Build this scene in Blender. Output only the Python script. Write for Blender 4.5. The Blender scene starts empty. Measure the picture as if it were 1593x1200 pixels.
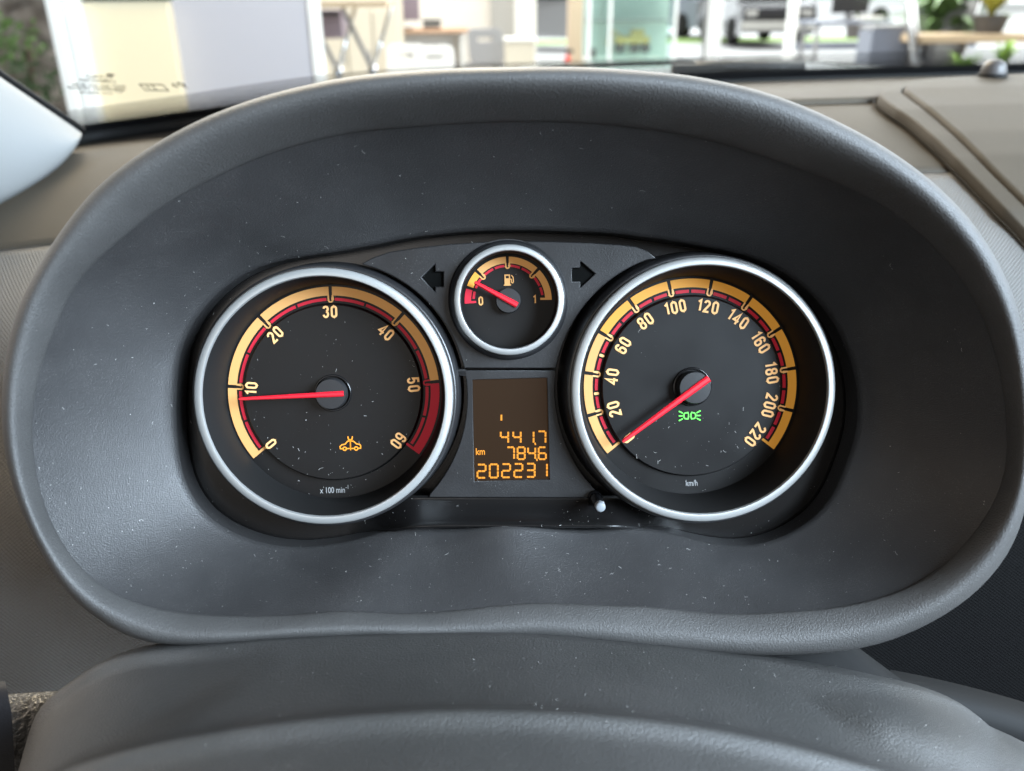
import bpy, bmesh, math, random
from math import sin, cos, pi, radians, sqrt, atan2, hypot, tan
from mathutils import Vector, Matrix

# ------------------------------------------------------------------ camera
scene = bpy.context.scene
COL = scene.collection
F = 1325.0                 # focal length in photograph pixels
D = 0.350                  # camera distance to the dial plane (m)
CXP, CYP = 796.5, 600.0
TILT = radians(19.75)      # dial plane leans back
# cluster frame: u right, v up in the dial plane, w towards the driver
MC = Matrix(((1, 0, 0, 0), (0, sin(TILT), -cos(TILT), 0), (0, cos(TILT), sin(TILT), 0.95), (0, 0, 0, 1)))
yaw, pit, rol = radians(1.66), radians(4.75), radians(1.2)
fw = Vector((sin(yaw) * cos(pit), -sin(pit), -cos(yaw) * cos(pit)))
rt = Vector((cos(yaw), 0, sin(yaw)))
up = rt.cross(fw)
rt2 = rt * cos(rol) - up * sin(rol)
up2 = rt * sin(rol) + up * cos(rol)
CAMC = Vector((0, 0, D))
RC = Matrix((rt2, up2, -fw)).transposed()
MCAM = MC @ (Matrix.Translation(CAMC) @ RC.to_4x4())
CAMW = MCAM.translation.copy()

cam = bpy.data.objects.new('camera', bpy.data.cameras.new('camera'))
COL.objects.link(cam)
cam.matrix_world = MCAM
cam.data.sensor_width = 36
cam.data.lens = 36 * F / 1593
cam.data.clip_start = 0.01
cam.data.clip_end = 500
cam.data.dof.use_dof = True
cam.data.dof.focus_distance = 0.343
cam.data.dof.aperture_fstop = 9.4
scene.camera = cam

# ------------------------------------------------------------------ light
world = bpy.data.worlds.new('World')
scene.world = world
world.use_nodes = True
bg = world.node_tree.nodes['Background']
bg.inputs[0].default_value = (1.0, 0.93, 0.86, 1)
bg.inputs[1].default_value = 0.235

def area(name, loc, target, sx, sy, watts, col):
    l = bpy.data.lights.new(name, 'AREA')
    l.shape = 'RECTANGLE'; l.size = sx; l.size_y = sy; l.energy = watts; l.color = col
    o = bpy.data.objects.new(name, l); COL.objects.link(o)
    o.location = loc
    o.rotation_euler = (Vector(target) - Vector(loc)).to_track_quat('-Z', 'Y').to_euler()
    return o
area('side_window_light', (1.75, -1.35, 1.95), (0, 0, .95), 1.5, 1.0, 300, (0.70, 0.85, 1.0))
area('ceiling_light', (-0.5, 2.4, 3.2), (0, 0.2, .95), 1.6, 1.2, 150, (1.0, 0.80, 0.55))
area('showroom_light', (1.5, 9, 4.2), (1.5, 9, 0), 11, 8, 1600, (1.0, 0.97, 0.93))
area('daylight_outside', (8, 36, 15), (8, 36, 0), 50, 34, 24000, (0.95, 0.98, 1.0))
area('left_window_light', (-1.9, 0.15, 1.65), (0, 0, .9), 1.4, 1.0, 14, (1.0, 0.82, 0.66))
area('passenger_window_light', (1.8, 0.2, 1.75), (0.1, 0, .98), .9, .7, 38, (0.72, 0.86, 1.0))
area('rear_window_light', (-0.7, -2.8, 2.0), (0, 0, .9), 1.2, .8, 11, (1.0, 0.93, 0.86))

vs = scene.view_settings
vs.view_transform = 'Standard'
vs.look = 'None'
vs.exposure = 0.15
vs.gamma = 1
scene.render.engine = 'CYCLES'

# ------------------------------------------------------------------ projection helpers
def raydir(px, py):
    return RC @ Vector(((px - CXP) / F, -(py - CYP) / F, -1.0))
def L(px, py, w):                        # point of the dial frame at depth w (m)
    d = raydir(px, py)
    t = (w - D) / d.z
    return CAMC + d * t
def W(px, py, Y):                        # world point at world distance Y
    d = MC.to_3x3() @ raydir(px, py)
    return CAMW + d * ((Y - CAMW.y) / d.y)
def WZ(px, py, Z):                       # world point at world height Z
    d = MC.to_3x3() @ raydir(px, py)
    return CAMW + d * ((Z - CAMW.z) / d.z)
Q = D / F                                # metres per photograph pixel on the dial plane
rnd = random.Random(7)

# ------------------------------------------------------------------ materials
def mat(name, base=(.5, .5, .5), rough=.5, metal=0, emit=None, estr=0, spec=.5, bump=None, var=None, coat=0, film=None):
    m = bpy.data.materials.new(name); m.use_nodes = True
    nt = m.node_tree; b = nt.nodes['Principled BSDF']
    b.inputs['Base Color'].default_value = (*base, 1)
    b.inputs['Roughness'].default_value = rough
    b.inputs['Metallic'].default_value = metal
    b.inputs['Specular IOR Level'].default_value = spec
    b.inputs['Coat Weight'].default_value = coat
    if emit:
        b.inputs['Emission Color'].default_value = (*emit, 1)
        b.inputs['Emission Strength'].default_value = estr
    tc = None
    if bump or var:
        tc = nt.nodes.new('ShaderNodeTexCoord')
    if bump:
        sc, st, dist = bump
        n = nt.nodes.new('ShaderNodeTexNoise'); n.inputs['Scale'].default_value = sc
        n.inputs['Detail'].default_value = 2
        nt.links.new(tc.outputs['Object'], n.inputs['Vector'])
        bp = nt.nodes.new('ShaderNodeBump'); bp.inputs['Strength'].default_value = st
        bp.inputs['Distance'].default_value = dist
        nt.links.new(n.outputs['Fac'], bp.inputs['Height'])
        nt.links.new(bp.outputs['Normal'], b.inputs['Normal'])
    if var:                               # slow mottling of colour and gloss
        sc, c2, r2 = var
        n = nt.nodes.new('ShaderNodeTexNoise'); n.inputs['Scale'].default_value = sc
        n.inputs['Detail'].default_value = 5
        nt.links.new(tc.outputs['Object'], n.inputs['Vector'])
        r = nt.nodes.new('ShaderNodeValToRGB')
        r.color_ramp.elements[0].position = .35; r.color_ramp.elements[1].position = .68
        r.color_ramp.elements[0].color = (*base, 1); r.color_ramp.elements[1].color = (*c2, 1)
        nt.links.new(n.outputs['Fac'], r.inputs['Fac'])
        nt.links.new(r.outputs['Color'], b.inputs['Base Color'])
        mr = nt.nodes.new('ShaderNodeMapRange')
        mr.inputs['From Min'].default_value = .3; mr.inputs['From Max'].default_value = .7
        mr.inputs['To Min'].default_value = rough; mr.inputs['To Max'].default_value = r2
        nt.links.new(n.outputs['Fac'], mr.inputs['Value'])
        nt.links.new(mr.outputs['Result'], b.inputs['Roughness'])
        if film:                          # fine settled dust, patchy
            amt, fc = film
            n1 = nt.nodes.new('ShaderNodeTexNoise'); n1.inputs['Scale'].default_value = 2300; n1.inputs['Detail'].default_value = 3
            n2 = nt.nodes.new('ShaderNodeTexNoise'); n2.inputs['Scale'].default_value = 55; n2.inputs['Detail'].default_value = 6; n2.inputs['Distortion'].default_value = .8
            for q in (n1, n2): nt.links.new(tc.outputs['Object'], q.inputs['Vector'])
            m1 = nt.nodes.new('ShaderNodeMapRange'); m1.inputs['From Min'].default_value = .58; m1.inputs['From Max'].default_value = .72
            m2 = nt.nodes.new('ShaderNodeMapRange'); m2.inputs['From Min'].default_value = .38; m2.inputs['From Max'].default_value = .75
            nt.links.new(n1.outputs['Fac'], m1.inputs['Value']); nt.links.new(n2.outputs['Fac'], m2.inputs['Value'])
            mu = nt.nodes.new('ShaderNodeMath'); mu.operation = 'MULTIPLY'
            nt.links.new(m1.outputs['Result'], mu.inputs[0]); nt.links.new(m2.outputs['Result'], mu.inputs[1])
            ad = nt.nodes.new('ShaderNodeMath'); ad.operation = 'MULTIPLY_ADD'; ad.inputs[1].default_value = amt; 
            nt.links.new(mu.outputs[0], ad.inputs[0])
            m3 = nt.nodes.new('ShaderNodeMath'); m3.operation = 'MULTIPLY'; m3.inputs[1].default_value = amt * .05
            nt.links.new(m2.outputs['Result'], m3.inputs[0]); nt.links.new(m3.outputs[0], ad.inputs[2])
            mxc = nt.nodes.new('ShaderNodeMixRGB'); mxc.inputs['Color2'].default_value = (*fc, 1)
            nt.links.new(ad.outputs[0], mxc.inputs['Fac']); nt.links.new(r.outputs['Color'], mxc.inputs['Color1'])
            nt.links.new(mxc.outputs['Color'], b.inputs['Base Color'])
    return m

def weave_mat(name, base, pitch, rough=.6):
    m = mat(name, base, rough); nt = m.node_tree; b = nt.nodes['Principled BSDF']
    tc = nt.nodes.new('ShaderNodeTexCoord')
    hs = []
    for ax in (1, -1):
        mp = nt.nodes.new('ShaderNodeMapping'); mp.inputs['Rotation'].default_value = (0, 0, 0)
        wv = nt.nodes.new('ShaderNodeVectorMath'); wv.operation = 'DOT_PRODUCT'
        wv.inputs[1].default_value = (1, .25 * ax, 1.3 * ax)
        nt.links.new(tc.outputs['Object'], wv.inputs[0])
        mu = nt.nodes.new('ShaderNodeMath'); mu.operation = 'MULTIPLY'; mu.inputs[1].default_value = 2 * pi / pitch
        nt.links.new(wv.outputs['Value'], mu.inputs[0])
        sn = nt.nodes.new('ShaderNodeMath'); sn.operation = 'SINE'
        nt.links.new(mu.outputs[0], sn.inputs[0]); hs.append(sn)
    ad = nt.nodes.new('ShaderNodeMath'); ad.operation = 'ADD'
    nt.links.new(hs[0].outputs[0], ad.inputs[0]); nt.links.new(hs[1].outputs[0], ad.inputs[1])
    bp = nt.nodes.new('ShaderNodeBump'); bp.inputs['Strength'].default_value = .8
    bp.inputs['Distance'].default_value = .00025
    nt.links.new(ad.outputs[0], bp.inputs['Height'])
    nt.links.new(bp.outputs['Normal'], b.inputs['Normal'])
    return m

M = {}
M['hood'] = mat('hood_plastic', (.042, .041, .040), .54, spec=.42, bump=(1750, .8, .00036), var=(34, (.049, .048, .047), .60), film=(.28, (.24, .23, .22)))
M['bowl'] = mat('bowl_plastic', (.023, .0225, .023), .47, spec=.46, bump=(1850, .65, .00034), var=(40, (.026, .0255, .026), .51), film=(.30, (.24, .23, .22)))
M['shroud'] = mat('shroud_plastic', (.030, .030, .029), .50, bump=(1500, .75, .0004), var=(20, (.036, .035, .034), .60), film=(.30, (.26, .25, .23)))
M['dash'] = mat('dash_plastic', (.040, .0325, .0235), .64, spec=.22, bump=(1500, .5, .0004), var=(18, (.048, .039, .028), .70))
M['dark_trim'] = mat('dark_trim', (.009, .009, .0105), .6, spec=.2, bump=(1300, .4, .0003))
M['weave'] = weave_mat('dash_weave', (.092, .089, .084), .0026)
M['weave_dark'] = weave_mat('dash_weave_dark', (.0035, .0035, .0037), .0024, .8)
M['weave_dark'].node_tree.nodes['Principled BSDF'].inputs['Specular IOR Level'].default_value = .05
M['leather'] = mat('leather_grain', (.055, .055, .055), .4, bump=(420, 1.0, .0012))
M['gloss'] = mat('gloss_black', (.006, .006, .0065), .16, bump=(900, .05, .0002))
M['ledge'] = mat('ledge_black', (.0055, .0052, .0052), .24, spec=.3, bump=(1500, .1, .0002))
M['satin'] = mat('satin_black', (.012, .012, .013), .34, bump=(1600, .2, .0002))
M['panel'] = mat('panel_black', (.0085, .0085, .0092), .42, spec=.33, bump=(1600, .3, .0002), var=(60, (.011, .011, .012), .48), film=(.22, (.2, .2, .19)))
M['face'] = mat('dial_face', (.0048, .0046, .0047), .36, spec=.22, bump=(2600, .06, .0001), var=(45, (.0062, .006, .006), .44))
M['well'] = mat('dial_well', (.011, .0108, .0108), .6, spec=.12)
M['silver'] = mat('satin_silver', (.32, .325, .32), .42, metal=.55, bump=(1800, .06, .0001))
M['silver_edge'] = mat('polished_silver', (.62, .63, .64), .22, metal=1)
M['arrow'] = mat('arrow_lens', (.0012, .0014, .0013), .7, spec=.05)
M['hub'] = mat('pointer_hub', (.015, .015, .016), .42, spec=.35, bump=(1800, .2, .0002))
M['red'] = mat('pointer_red', (.55, .006, .018), .42, emit=(1, .02, .04), estr=.08)
M['cream'] = mat('backlit_cream', (.43, .235, .085), .5, spec=.25, emit=(1, .46, .12), estr=.17)
M['amber'] = mat('backlit_amber', (.45, .215, .035), .5, spec=.25, emit=(1, .43, .05), estr=.22)
M['num'] = mat('backlit_numeral', (.56, .33, .14), .5, spec=.25, emit=(1, .50, .17), estr=.24)
M['dash_red'] = mat('scale_red', (.36, .010, .025), .5, spec=.25, emit=(1, .03, .06), estr=.10)
M['print_grey'] = mat('grey_print', (.24, .24, .24), .5)
M['print_dark'] = mat('dark_print', (.012, .012, .014), .5)
M['lcd_back'] = mat('lcd_back', (.007, .004, .002), .34, spec=.15, emit=(1, .45, .14), estr=.022)
M['lcd_seg'] = mat('lcd_segment', (.15, .06, .008), .5, spec=.2, emit=(1, .36, .018), estr=.82)
M['ghost'] = mat('icon_glow_amber', (.25, .1, .01), .5, emit=(1, .36, .008), estr=.95)
M['green'] = mat('icon_glow_green', (.1, .5, .05), .5, emit=(.06, 1, .08), estr=.75)
M['dust'] = mat('dust', (.38, .375, .36), .85)
M['stem_tip'] = mat('stem_tip', (.17, .185, .20), .45)
M['pillar_trim'] = mat('pillar_trim', (.175, .18, .18), .8, bump=(500, .2, .0004))
M['rubber'] = mat('rubber', (.007, .007, .007), .7, spec=.15)
M['wiper'] = mat('wiper_plastic', (.11, .105, .10), .5)

# ------------------------------------------------------------------ mesh helpers
def link(o, parent=None):
    COL.objects.link(o)
    if parent: o.parent = parent
    return o
def mesh(name, verts, faces, m=None, parent=None, smooth=True, top=None):
    me = bpy.data.meshes.new(name)
    me.from_pydata([tuple(v) for v in verts], [], faces)
    me.update()
    if m: me.materials.append(M[m] if isinstance(m, str) else m)
    if smooth:
        for p in me.polygons: p.use_smooth = True
    o = bpy.data.objects.new(name, me)
    link(o, parent)
    if top is not None: o.matrix_world = top
    return o
def sharp(o, ang=35):
    me = o.data
    bm = bmesh.new(); bm.from_mesh(me)
    bmesh.ops.recalc_face_normals(bm, faces=bm.faces)
    a = radians(ang)
    for e in bm.edges:
        if len(e.link_faces) == 2 and e.calc_face_angle(0) > a: e.smooth = False
    bm.to_mesh(me); bm.free()
    return o
def tag(o, label, cat, group=None, kind=None):
    o['label'] = label; o['category'] = cat
    if group: o['group'] = group
    if kind: o['kind'] = kind
    return o
def structure(o):
    o['kind'] = 'structure'; return o
def empty(name, loc=(0, 0, 0), rz=0, mw=None):
    o = bpy.data.objects.new(name, None); COL.objects.link(o)
    o.empty_display_size = .02
    if mw is not None: o.matrix_world = mw
    else:
        o.location = loc; o.rotation_euler = (0, 0, rz)
    return o
def loft(rings, closed=True):
    n = len(rings[0]); v = [p for r in rings for p in r]; f = []
    for i in range(len(rings) - 1):
        for j in range(n if closed else n - 1):
            k = (j + 1) % n
            f.append((i * n + j, i * n + k, (i + 1) * n + k, (i + 1) * n + j))
    return v, f
def lathe(profile, c, n=128, capc=False):
    rings = []
    for r, w in profile:
        rings.append([(c[0] + r * cos(2 * pi * j / n), c[1] + r * sin(2 * pi * j / n), c[2] + w) for j in range(n)])
    v, f = loft(rings)
    return v, f
def plate(name, loops, w, thick, m, parent=None, bevel=0, top=None, sm=False):
    """flat shape with holes in the local xy plane, top face at z = w"""
    cu = bpy.data.curves.new('tmp', 'CURVE'); cu.dimensions = '2D'; cu.fill_mode = 'BOTH'
    cu.extrude = max(thick / 2 - bevel, 0); cu.bevel_depth = bevel; cu.bevel_resolution = 2; cu.offset = -bevel
    for lp in loops:
        s = cu.splines.new('POLY'); s.points.add(len(lp) - 1)
        for p, q in zip(s.points, lp): p.co = (q[0], q[1], 0, 1)
        s.use_cyclic_u = True
    o = bpy.data.objects.new('tmp', cu); COL.objects.link(o)
    dg = bpy.context.evaluated_depsgraph_get()
    me = bpy.data.meshes.new_from_object(o.evaluated_get(dg))
    bpy.data.objects.remove(o); bpy.data.curves.remove(cu)
    me.name = name; me.transform(Matrix.Translation((0, 0, w - thick / 2)))
    me.materials.clear(); me.materials.append(M[m] if isinstance(m, str) else m)
    r = bpy.data.objects.new(name, me); link(r, parent)
    if top is not None: r.matrix_world = top
    for p in me.polygons: p.use_smooth = bool(bevel)
    if bevel: sharp(r, 50)
    return r
def text_mesh(name, s, size, m, parent, mtx, sx=1.0, off=0.0, align='CENTER'):
    cu = bpy.data.curves.new('tmp', 'FONT'); cu.body = s; cu.size = size; cu.align_x = align; cu.align_y = 'CENTER'; cu.offset = off
    cu.resolution_u = 3
    o = bpy.data.objects.new('tmp', cu); COL.objects.link(o)
    dg = bpy.context.evaluated_depsgraph_get()
    me = bpy.data.meshes.new_from_object(o.evaluated_get(dg))
    bpy.data.objects.remove(o); bpy.data.curves.remove(cu)
    me.name = name; me.transform(mtx @ Matrix.Diagonal((sx, 1, 1, 1)))
    me.materials.clear(); me.materials.append(M[m])
    r = bpy.data.objects.new(name, me); link(r, parent)
    return r
class MB:
    def __init__(s): s.v = []; s.f = []
    def add(s, v, f):
        b = len(s.v); s.v += [tuple(p) for p in v]; s.f += [tuple(b + i for i in q) for q in f]; return s
    def box(s, x0, x1, y0, y1, z0, z1, mtx=None):
        v = [Vector(p) for p in ((x0, y0, z0), (x1, y0, z0), (x1, y1, z0), (x0, y1, z0), (x0, y0, z1), (x1, y0, z1), (x1, y1, z1), (x0, y1, z1))]
        if mtx: v = [mtx @ p for p in v]
        return s.add(v, [(3, 2, 1, 0), (4, 5, 6, 7), (0, 1, 5, 4), (1, 2, 6, 5), (2, 3, 7, 6), (3, 0, 4, 7)])
    def tube(s, pts, r, n=10, r2=None):
        pts = [Vector(p) for p in pts]; rings = []
        for i, p in enumerate(pts):
            d = (pts[min(i + 1, len(pts) - 1)] - pts[max(i - 1, 0)]).normalized()
            a = d.orthogonal().normalized() if i == 0 else (pa - d * pa.dot(d)).normalized()
            pa = a; b = d.cross(a)
            rr = r if r2 is None else r + (r2 - r) * i / (len(pts) - 1)
            rings.append([p + (a * cos(2 * pi * j / n) + b * sin(2 * pi * j / n)) * rr for j in range(n)])
        v, f = loft(rings)
        k = len(v)
        f.append(tuple(range(n - 1, -1, -1))); f.append(tuple(range(k - n, k)))
        return s.add(v, f)
    def ribbon(s, pts, wd, z=0, closed=False, th=0, cap=False):
        P = [Vector((p[0], p[1])) for p in pts]; n = len(P); Lf = []; Rt = []
        for i in range(n):
            a = P[i - 1] if (i > 0 or closed) else None
            b = P[(i + 1) % n] if (i < n - 1 or closed) else None
            d1 = (P[i] - a).normalized() if a is not None else None
            d2 = (b - P[i]).normalized() if b is not None else None
            if d1 is None: d1 = d2
            if d2 is None: d2 = d1
            n1 = Vector((-d1.y, d1.x)); n2 = Vector((-d2.y, d2.x))
            m_ = n1 + n2
            m_ = n1 if m_.length < .2 else m_.normalized()
            k = min(1 / max(m_.dot(n1), .3), 1.9)
            Lf.append(P[i] + m_ * wd / 2 * k); Rt.append(P[i] - m_ * wd / 2 * k)
        v = [(p.x, p.y, z) for p in Lf] + [(p.x, p.y, z) for p in Rt]
        f = []
        for i in range(n if closed else n - 1):
            k = (i + 1) % n
            f.append((n + i, n + k, k, i))
        s.add(v, f)
        if cap:
            for e, nb in ((0, 1), (n - 1, n - 2)):
                d = (P[e] - P[nb]).normalized(); a0 = atan2(d.y, d.x)
                pv = [(P[e].x + wd / 2 * cos(a0 + t), P[e].y + wd / 2 * sin(a0 + t), z) for t in [(-pi / 2 + pi * i / 8) for i in range(9)]]
                s.add(pv, [tuple(range(9))])
        return s
    def build(s, name, m, parent=None, smooth=False, top=None, mtx=None):
        v = s.v if mtx is None else [mtx @ Vector(p) for p in s.v]
        o = mesh(name, v, s.f, m, parent, smooth, top)
        return o
def resample_polar(pts, c, n, smooth=3):
    """closed outline as pixel points -> n points at equal angles round c"""
    ang = sorted(((atan2(-(y - c[1]), x - c[0]) % (2 * pi)), hypot(x - c[0], y - c[1])) for x, y in pts)
    ext = [(ang[-1][0] - 2 * pi, ang[-1][1])] + ang + [(ang[0][0] + 2 * pi, ang[0][1])]
    ext = [(ang[-2][0] - 2 * pi, ang[-2][1])] + ext + [(ang[1][0] + 2 * pi, ang[1][1])]
    out = []
    for j in range(n):
        th = 2 * pi * j / n
        for i in range(1, len(ext) - 2):
            if ext[i][0] <= th <= ext[i + 1][0]:
                (t0, r0), (t1, r1), (t2, r2), (t3, r3) = ext[i - 1], ext[i], ext[i + 1], ext[i + 2]
                h = t2 - t1; s = (th - t1) / h if h > 1e-9 else 0
                m1 = (r2 - r0) / (t2 - t0) * h; m2 = (r3 - r1) / (t3 - t1) * h
                r = (2 * s**3 - 3 * s * s + 1) * r1 + (s**3 - 2 * s * s + s) * m1 + (-2 * s**3 + 3 * s * s) * r2 + (s**3 - s * s) * m2
                out.append(r); break
        else: out.append(out[-1])
    for _ in range(smooth):
        out = [(out[i - 1] + 2 * out[i] + out[(i + 1) % n]) / 4 for i in range(n)]
    return [(c[0] + r * cos(2 * pi * j / n), c[1] - r * sin(2 * pi * j / n)) for j, r in enumerate(out)]
def interp(tab, x):
    if x <= tab[0][0]: 
        a, b = tab[0], tab[1]
    elif x >= tab[-1][0]:
        a, b = tab[-2], tab[-1]
    else:
        i = max(k for k in range(len(tab) - 1) if tab[k][0] <= x)
        p0 = tab[max(i - 1, 0)]; a = tab[i]; b = tab[i + 1]; p3 = tab[min(i + 2, len(tab) - 1)]
        h = b[0] - a[0]; s = (x - a[0]) / h
        m1 = (b[1] - p0[1]) / (b[0] - p0[0]) * h; m2 = (p3[1] - a[1]) / (p3[0] - a[0]) * h
        return (2 * s**3 - 3 * s * s + 1) * a[1] + (s**3 - 2 * s * s + s) * m1 + (-2 * s**3 + 3 * s * s) * b[1] + (s**3 - s * s) * m2
    return a[1] + (b[1] - a[1]) * (x - a[0]) / (b[0] - a[0])
def sstep(a, b, x):
    t = min(max((x - a) / (b - a), 0), 1); return t * t * (3 - 2 * t)
def dust(objs, n, seed, parent, keep=None, smin=.00010, smax=.00038, lift=.00012, clusters=0, fib=.12, m='dust'):
    """loose dust flakes and lint lying on the given meshes (all in the dial frame)"""
    R = random.Random(seed); tris = []; cum = []; tot = 0
    for o in objs:
        me = o.data; me.calc_loop_triangles()
        for t in me.loop_triangles:
            p = [me.vertices[i].co for i in t.vertices]
            nn = (p[1] - p[0]).cross(p[2] - p[0])
            if nn.length < 1e-12: continue
            c = (p[0] + p[1] + p[2]) / 3
            if nn.dot(CAMC - c) < 0: nn = -nn
            tot += nn.length / 2; tris.append((p[0].copy(), p[1].copy(), p[2].copy(), nn.normalized())); cum.append(tot)
    import bisect
    mb = MB(); k = 0; tries = 0
    seeds = []
    while k < n and tries < n * 40:
        tries += 1
        i = min(bisect.bisect_left(cum, R.random() * tot), len(tris) - 1)
        a, b, c, nn = tris[i]
        r1, r2 = R.random(), R.random()
        if r1 + r2 > 1: r1, r2 = 1 - r1, 1 - r2
        p = a + (b - a) * r1 + (c - a) * r2
        if keep:
            d = RC.transposed() @ (p - CAMC)
            px = CXP - d.x / d.z * F; py = CYP + d.y / d.z * F
            if R.random() > keep(px, py): continue
        t = nn.orthogonal().normalized(); t = (Matrix.Rotation(R.random() * 2 * pi, 3, nn) @ t); s = nn.cross(t)
        z = smin + (smax - smin) * R.random() ** 3
        p = p + nn * lift
        if R.random() < fib:                       # lint fibre
            ln = z * R.uniform(2.5, 6); wd = .00011; bend = R.uniform(-.5, .5)
            pts = [p + t * (ln * (q - .5)) + s * (bend * ln * (q - .5) ** 2 * 4 * .5) for q in (0, .33, .66, 1)]
            v = []
            for q in pts: v += [q + s * wd / 2 + nn * .00003, q - s * wd / 2 + nn * .00003]
            mb.add(v, [(0, 1, 3, 2), (2, 3, 5, 4), (4, 5, 7, 6)])
        else:
            m_ = R.choice((4, 5, 6)); v = []
            for q in range(m_):
                an = 2 * pi * q / m_; rr = z / 2 * R.uniform(.55, 1.2)
                v.append(p + t * (rr * cos(an)) + s * (rr * sin(an) * .8))
            v.append(p + nn * z * .3)
            mb.add(v, [(q, (q + 1) % m_, m_) for q in range(m_)])
        k += 1
    o = mb.build('dust', m, parent)
    o['kind'] = 'stuff'
    return o

# ================================================================== BINNACLE HOOD
CEN = (797, 590); NA = 240
OUT = [(800,105),(960,108),(1100,123),(1200,147),(1300,188),(1400,245),(1480,310),(1540,385),(1580,470),(1602,570),(1608,680),(1598,780),(1576,850),(1540,900),(1496,940),(1396,993),(1335,1010),(1220,1019),(1094,1016),(944,1001),(800,992),(603,991),(452,994),(351,1001),(281,1004),(226,1001),(170,975),(110,930),(70,870),(35,800),(10,720),(2,640),(8,560),(28,480),(60,415),(100,352),(150,292),(220,238),(300,192),(400,153),(500,128),(650,110)]
INN = [(800,190),(950,195),(1100,218),(1240,262),(1365,316),(1452,385),(1509,455),(1546,540),(1564,640),(1565,731),(1540,794),(1500,848),(1452,892),(1396,922),(1295,946),(1195,953),(994,943),(800,940),(552,950),(402,958),(281,953),(201,935),(141,900),(100,850),(78,810),(57,738),(50,656),(58,590),(87,510),(119,440),(190,372),(244,328),(325,282),(420,240),(500,217),(650,198)]
OPN = [(275,600),(281,547),(307,492),(362,437),(417,411),(482,398),(540,389),(603,377),(697,363),(791,358),(885,360),(979,366),(1040,374),(1105,385),(1195,411),(1262,458),(1301,509),(1328,576),(1334,654),(1320,713),(1281,791),(1222,834),(1160,850),(1090,842),(1030,826),(960,821),(800,820),(660,821),(600,828),(530,845),(460,852),(390,840),(325,805),(290,755),(276,690)]
outp = resample_polar(OUT, CEN, NA, 4); innp = resample_polar(INN, CEN, NA, 4); opnp = resample_polar(OPN, CEN, NA, 1)
def lipt(j):                             # how far the lip leans inwards
    q = sin(2 * pi * j / NA)
    return .011 + (.011 if q > 0 else .004) * q
def wop(j):                              # depth of the bowl's inner edge
    a = 2 * pi * j / NA - 1.5 * pi
    return .012 + .0095 * math.exp(-(a / .36) ** 2)
def lipw(j):
    return .070 + .016 * sin(2 * pi * j / NA)
WOP = .012
hood = empty('binnacle_hood', mw=MC)
tag(hood, 'black grained plastic hood arching around the three gauges', 'instrument hood')
rings = []
base = [L(*outp[j], lipw(j) - .012) for j in range(NA)]
rings.append([(p.x * .985, p.y * .97 - .006, -.16) for p in base])
rings.append([(p.x * .995, p.y * .99 - .002, -.05) for p in base])
rings.append([(p.x, p.y, p.z - .02) for p in base])
NL = 22
for i in range(NL + 1):
    ph = pi * i / NL
    r = []
    for j in range(NA):
        s_ = sin(2 * pi * j / NA)
        t = (1 - cos(ph)) / 2
        hh = .011 if i <= NL / 2 else .0018
        wl = lipw(j) - lipt(j) * t * t * (1.6 - .6 * t) - hh * (1 - abs(sin(ph)) ** (.5 if i <= NL / 2 else .8))
        px = outp[j][0] + (innp[j][0] - outp[j][0]) * t; py = outp[j][1] + (innp[j][1] - outp[j][1]) * t
        r.append(L(px, py, wl))
    rings.append(r)
v, f = loft(rings)
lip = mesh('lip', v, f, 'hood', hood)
# the bowl between the lip and the gauges
rings = []
NB = 22
for i in range(NB + 1):
    t = i / NB; r = []
    for j in range(NA):
        w0 = lipw(j) - lipt(j) - .0019
        px = innp[j][0] + (opnp[j][0] - innp[j][0]) * t; py = innp[j][1] + (opnp[j][1] - innp[j][1]) * t
        tt = -.003 + t * 1.003
        w = wop(j) + (w0 - wop(j)) * (1 - t) ** 1.06
        r.append(L(px, py, w))
    rings.append(r)
# rolled inner edge
rings.append([Vector((p.x, p.y, p.z - .0012)) for p in rings[-1]])
rings.append([(p.x * .999, p.y * .999, p.z - .010) for p in rings[-1]])
v, f = loft(rings)
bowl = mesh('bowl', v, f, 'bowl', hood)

# ================================================================== INSTRUMENT CLUSTER
clu = empty('instrument_cluster', mw=MC)
tag(clu, 'lit instrument cluster with two big silver ringed gauges, fuel gauge and amber display', 'instrument cluster')
# back plate closing the opening
bp = [L(*outp[j], 0) for j in range(NA)]
op0 = [L(CEN[0] + (p[0] - CEN[0]) * 1.02, CEN[1] + (p[1] - CEN[1]) * 1.02, .0035) for p in opnp]

def arc(c, r, a0, a1, n):
    return [(c[0] + r * cos(a0 + (a1 - a0) * i / n), c[1] + r * sin(a0 + (a1 - a0) * i / n)) for i in range(n + 1)]
TC = L(520, 610.5, 0); SC = L(1074, 601, 0); FC = L(790.5, 468, 0.004)
def hole(c, r, n=96): return [(c[0] + r * cos(2 * pi * i / n), c[1] + r * sin(2 * pi * i / n)) for i in range(n)]
plate('back_plate', [[(p.x, p.y) for p in op0]], -.0006, .002, 'ledge', clu)

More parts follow.
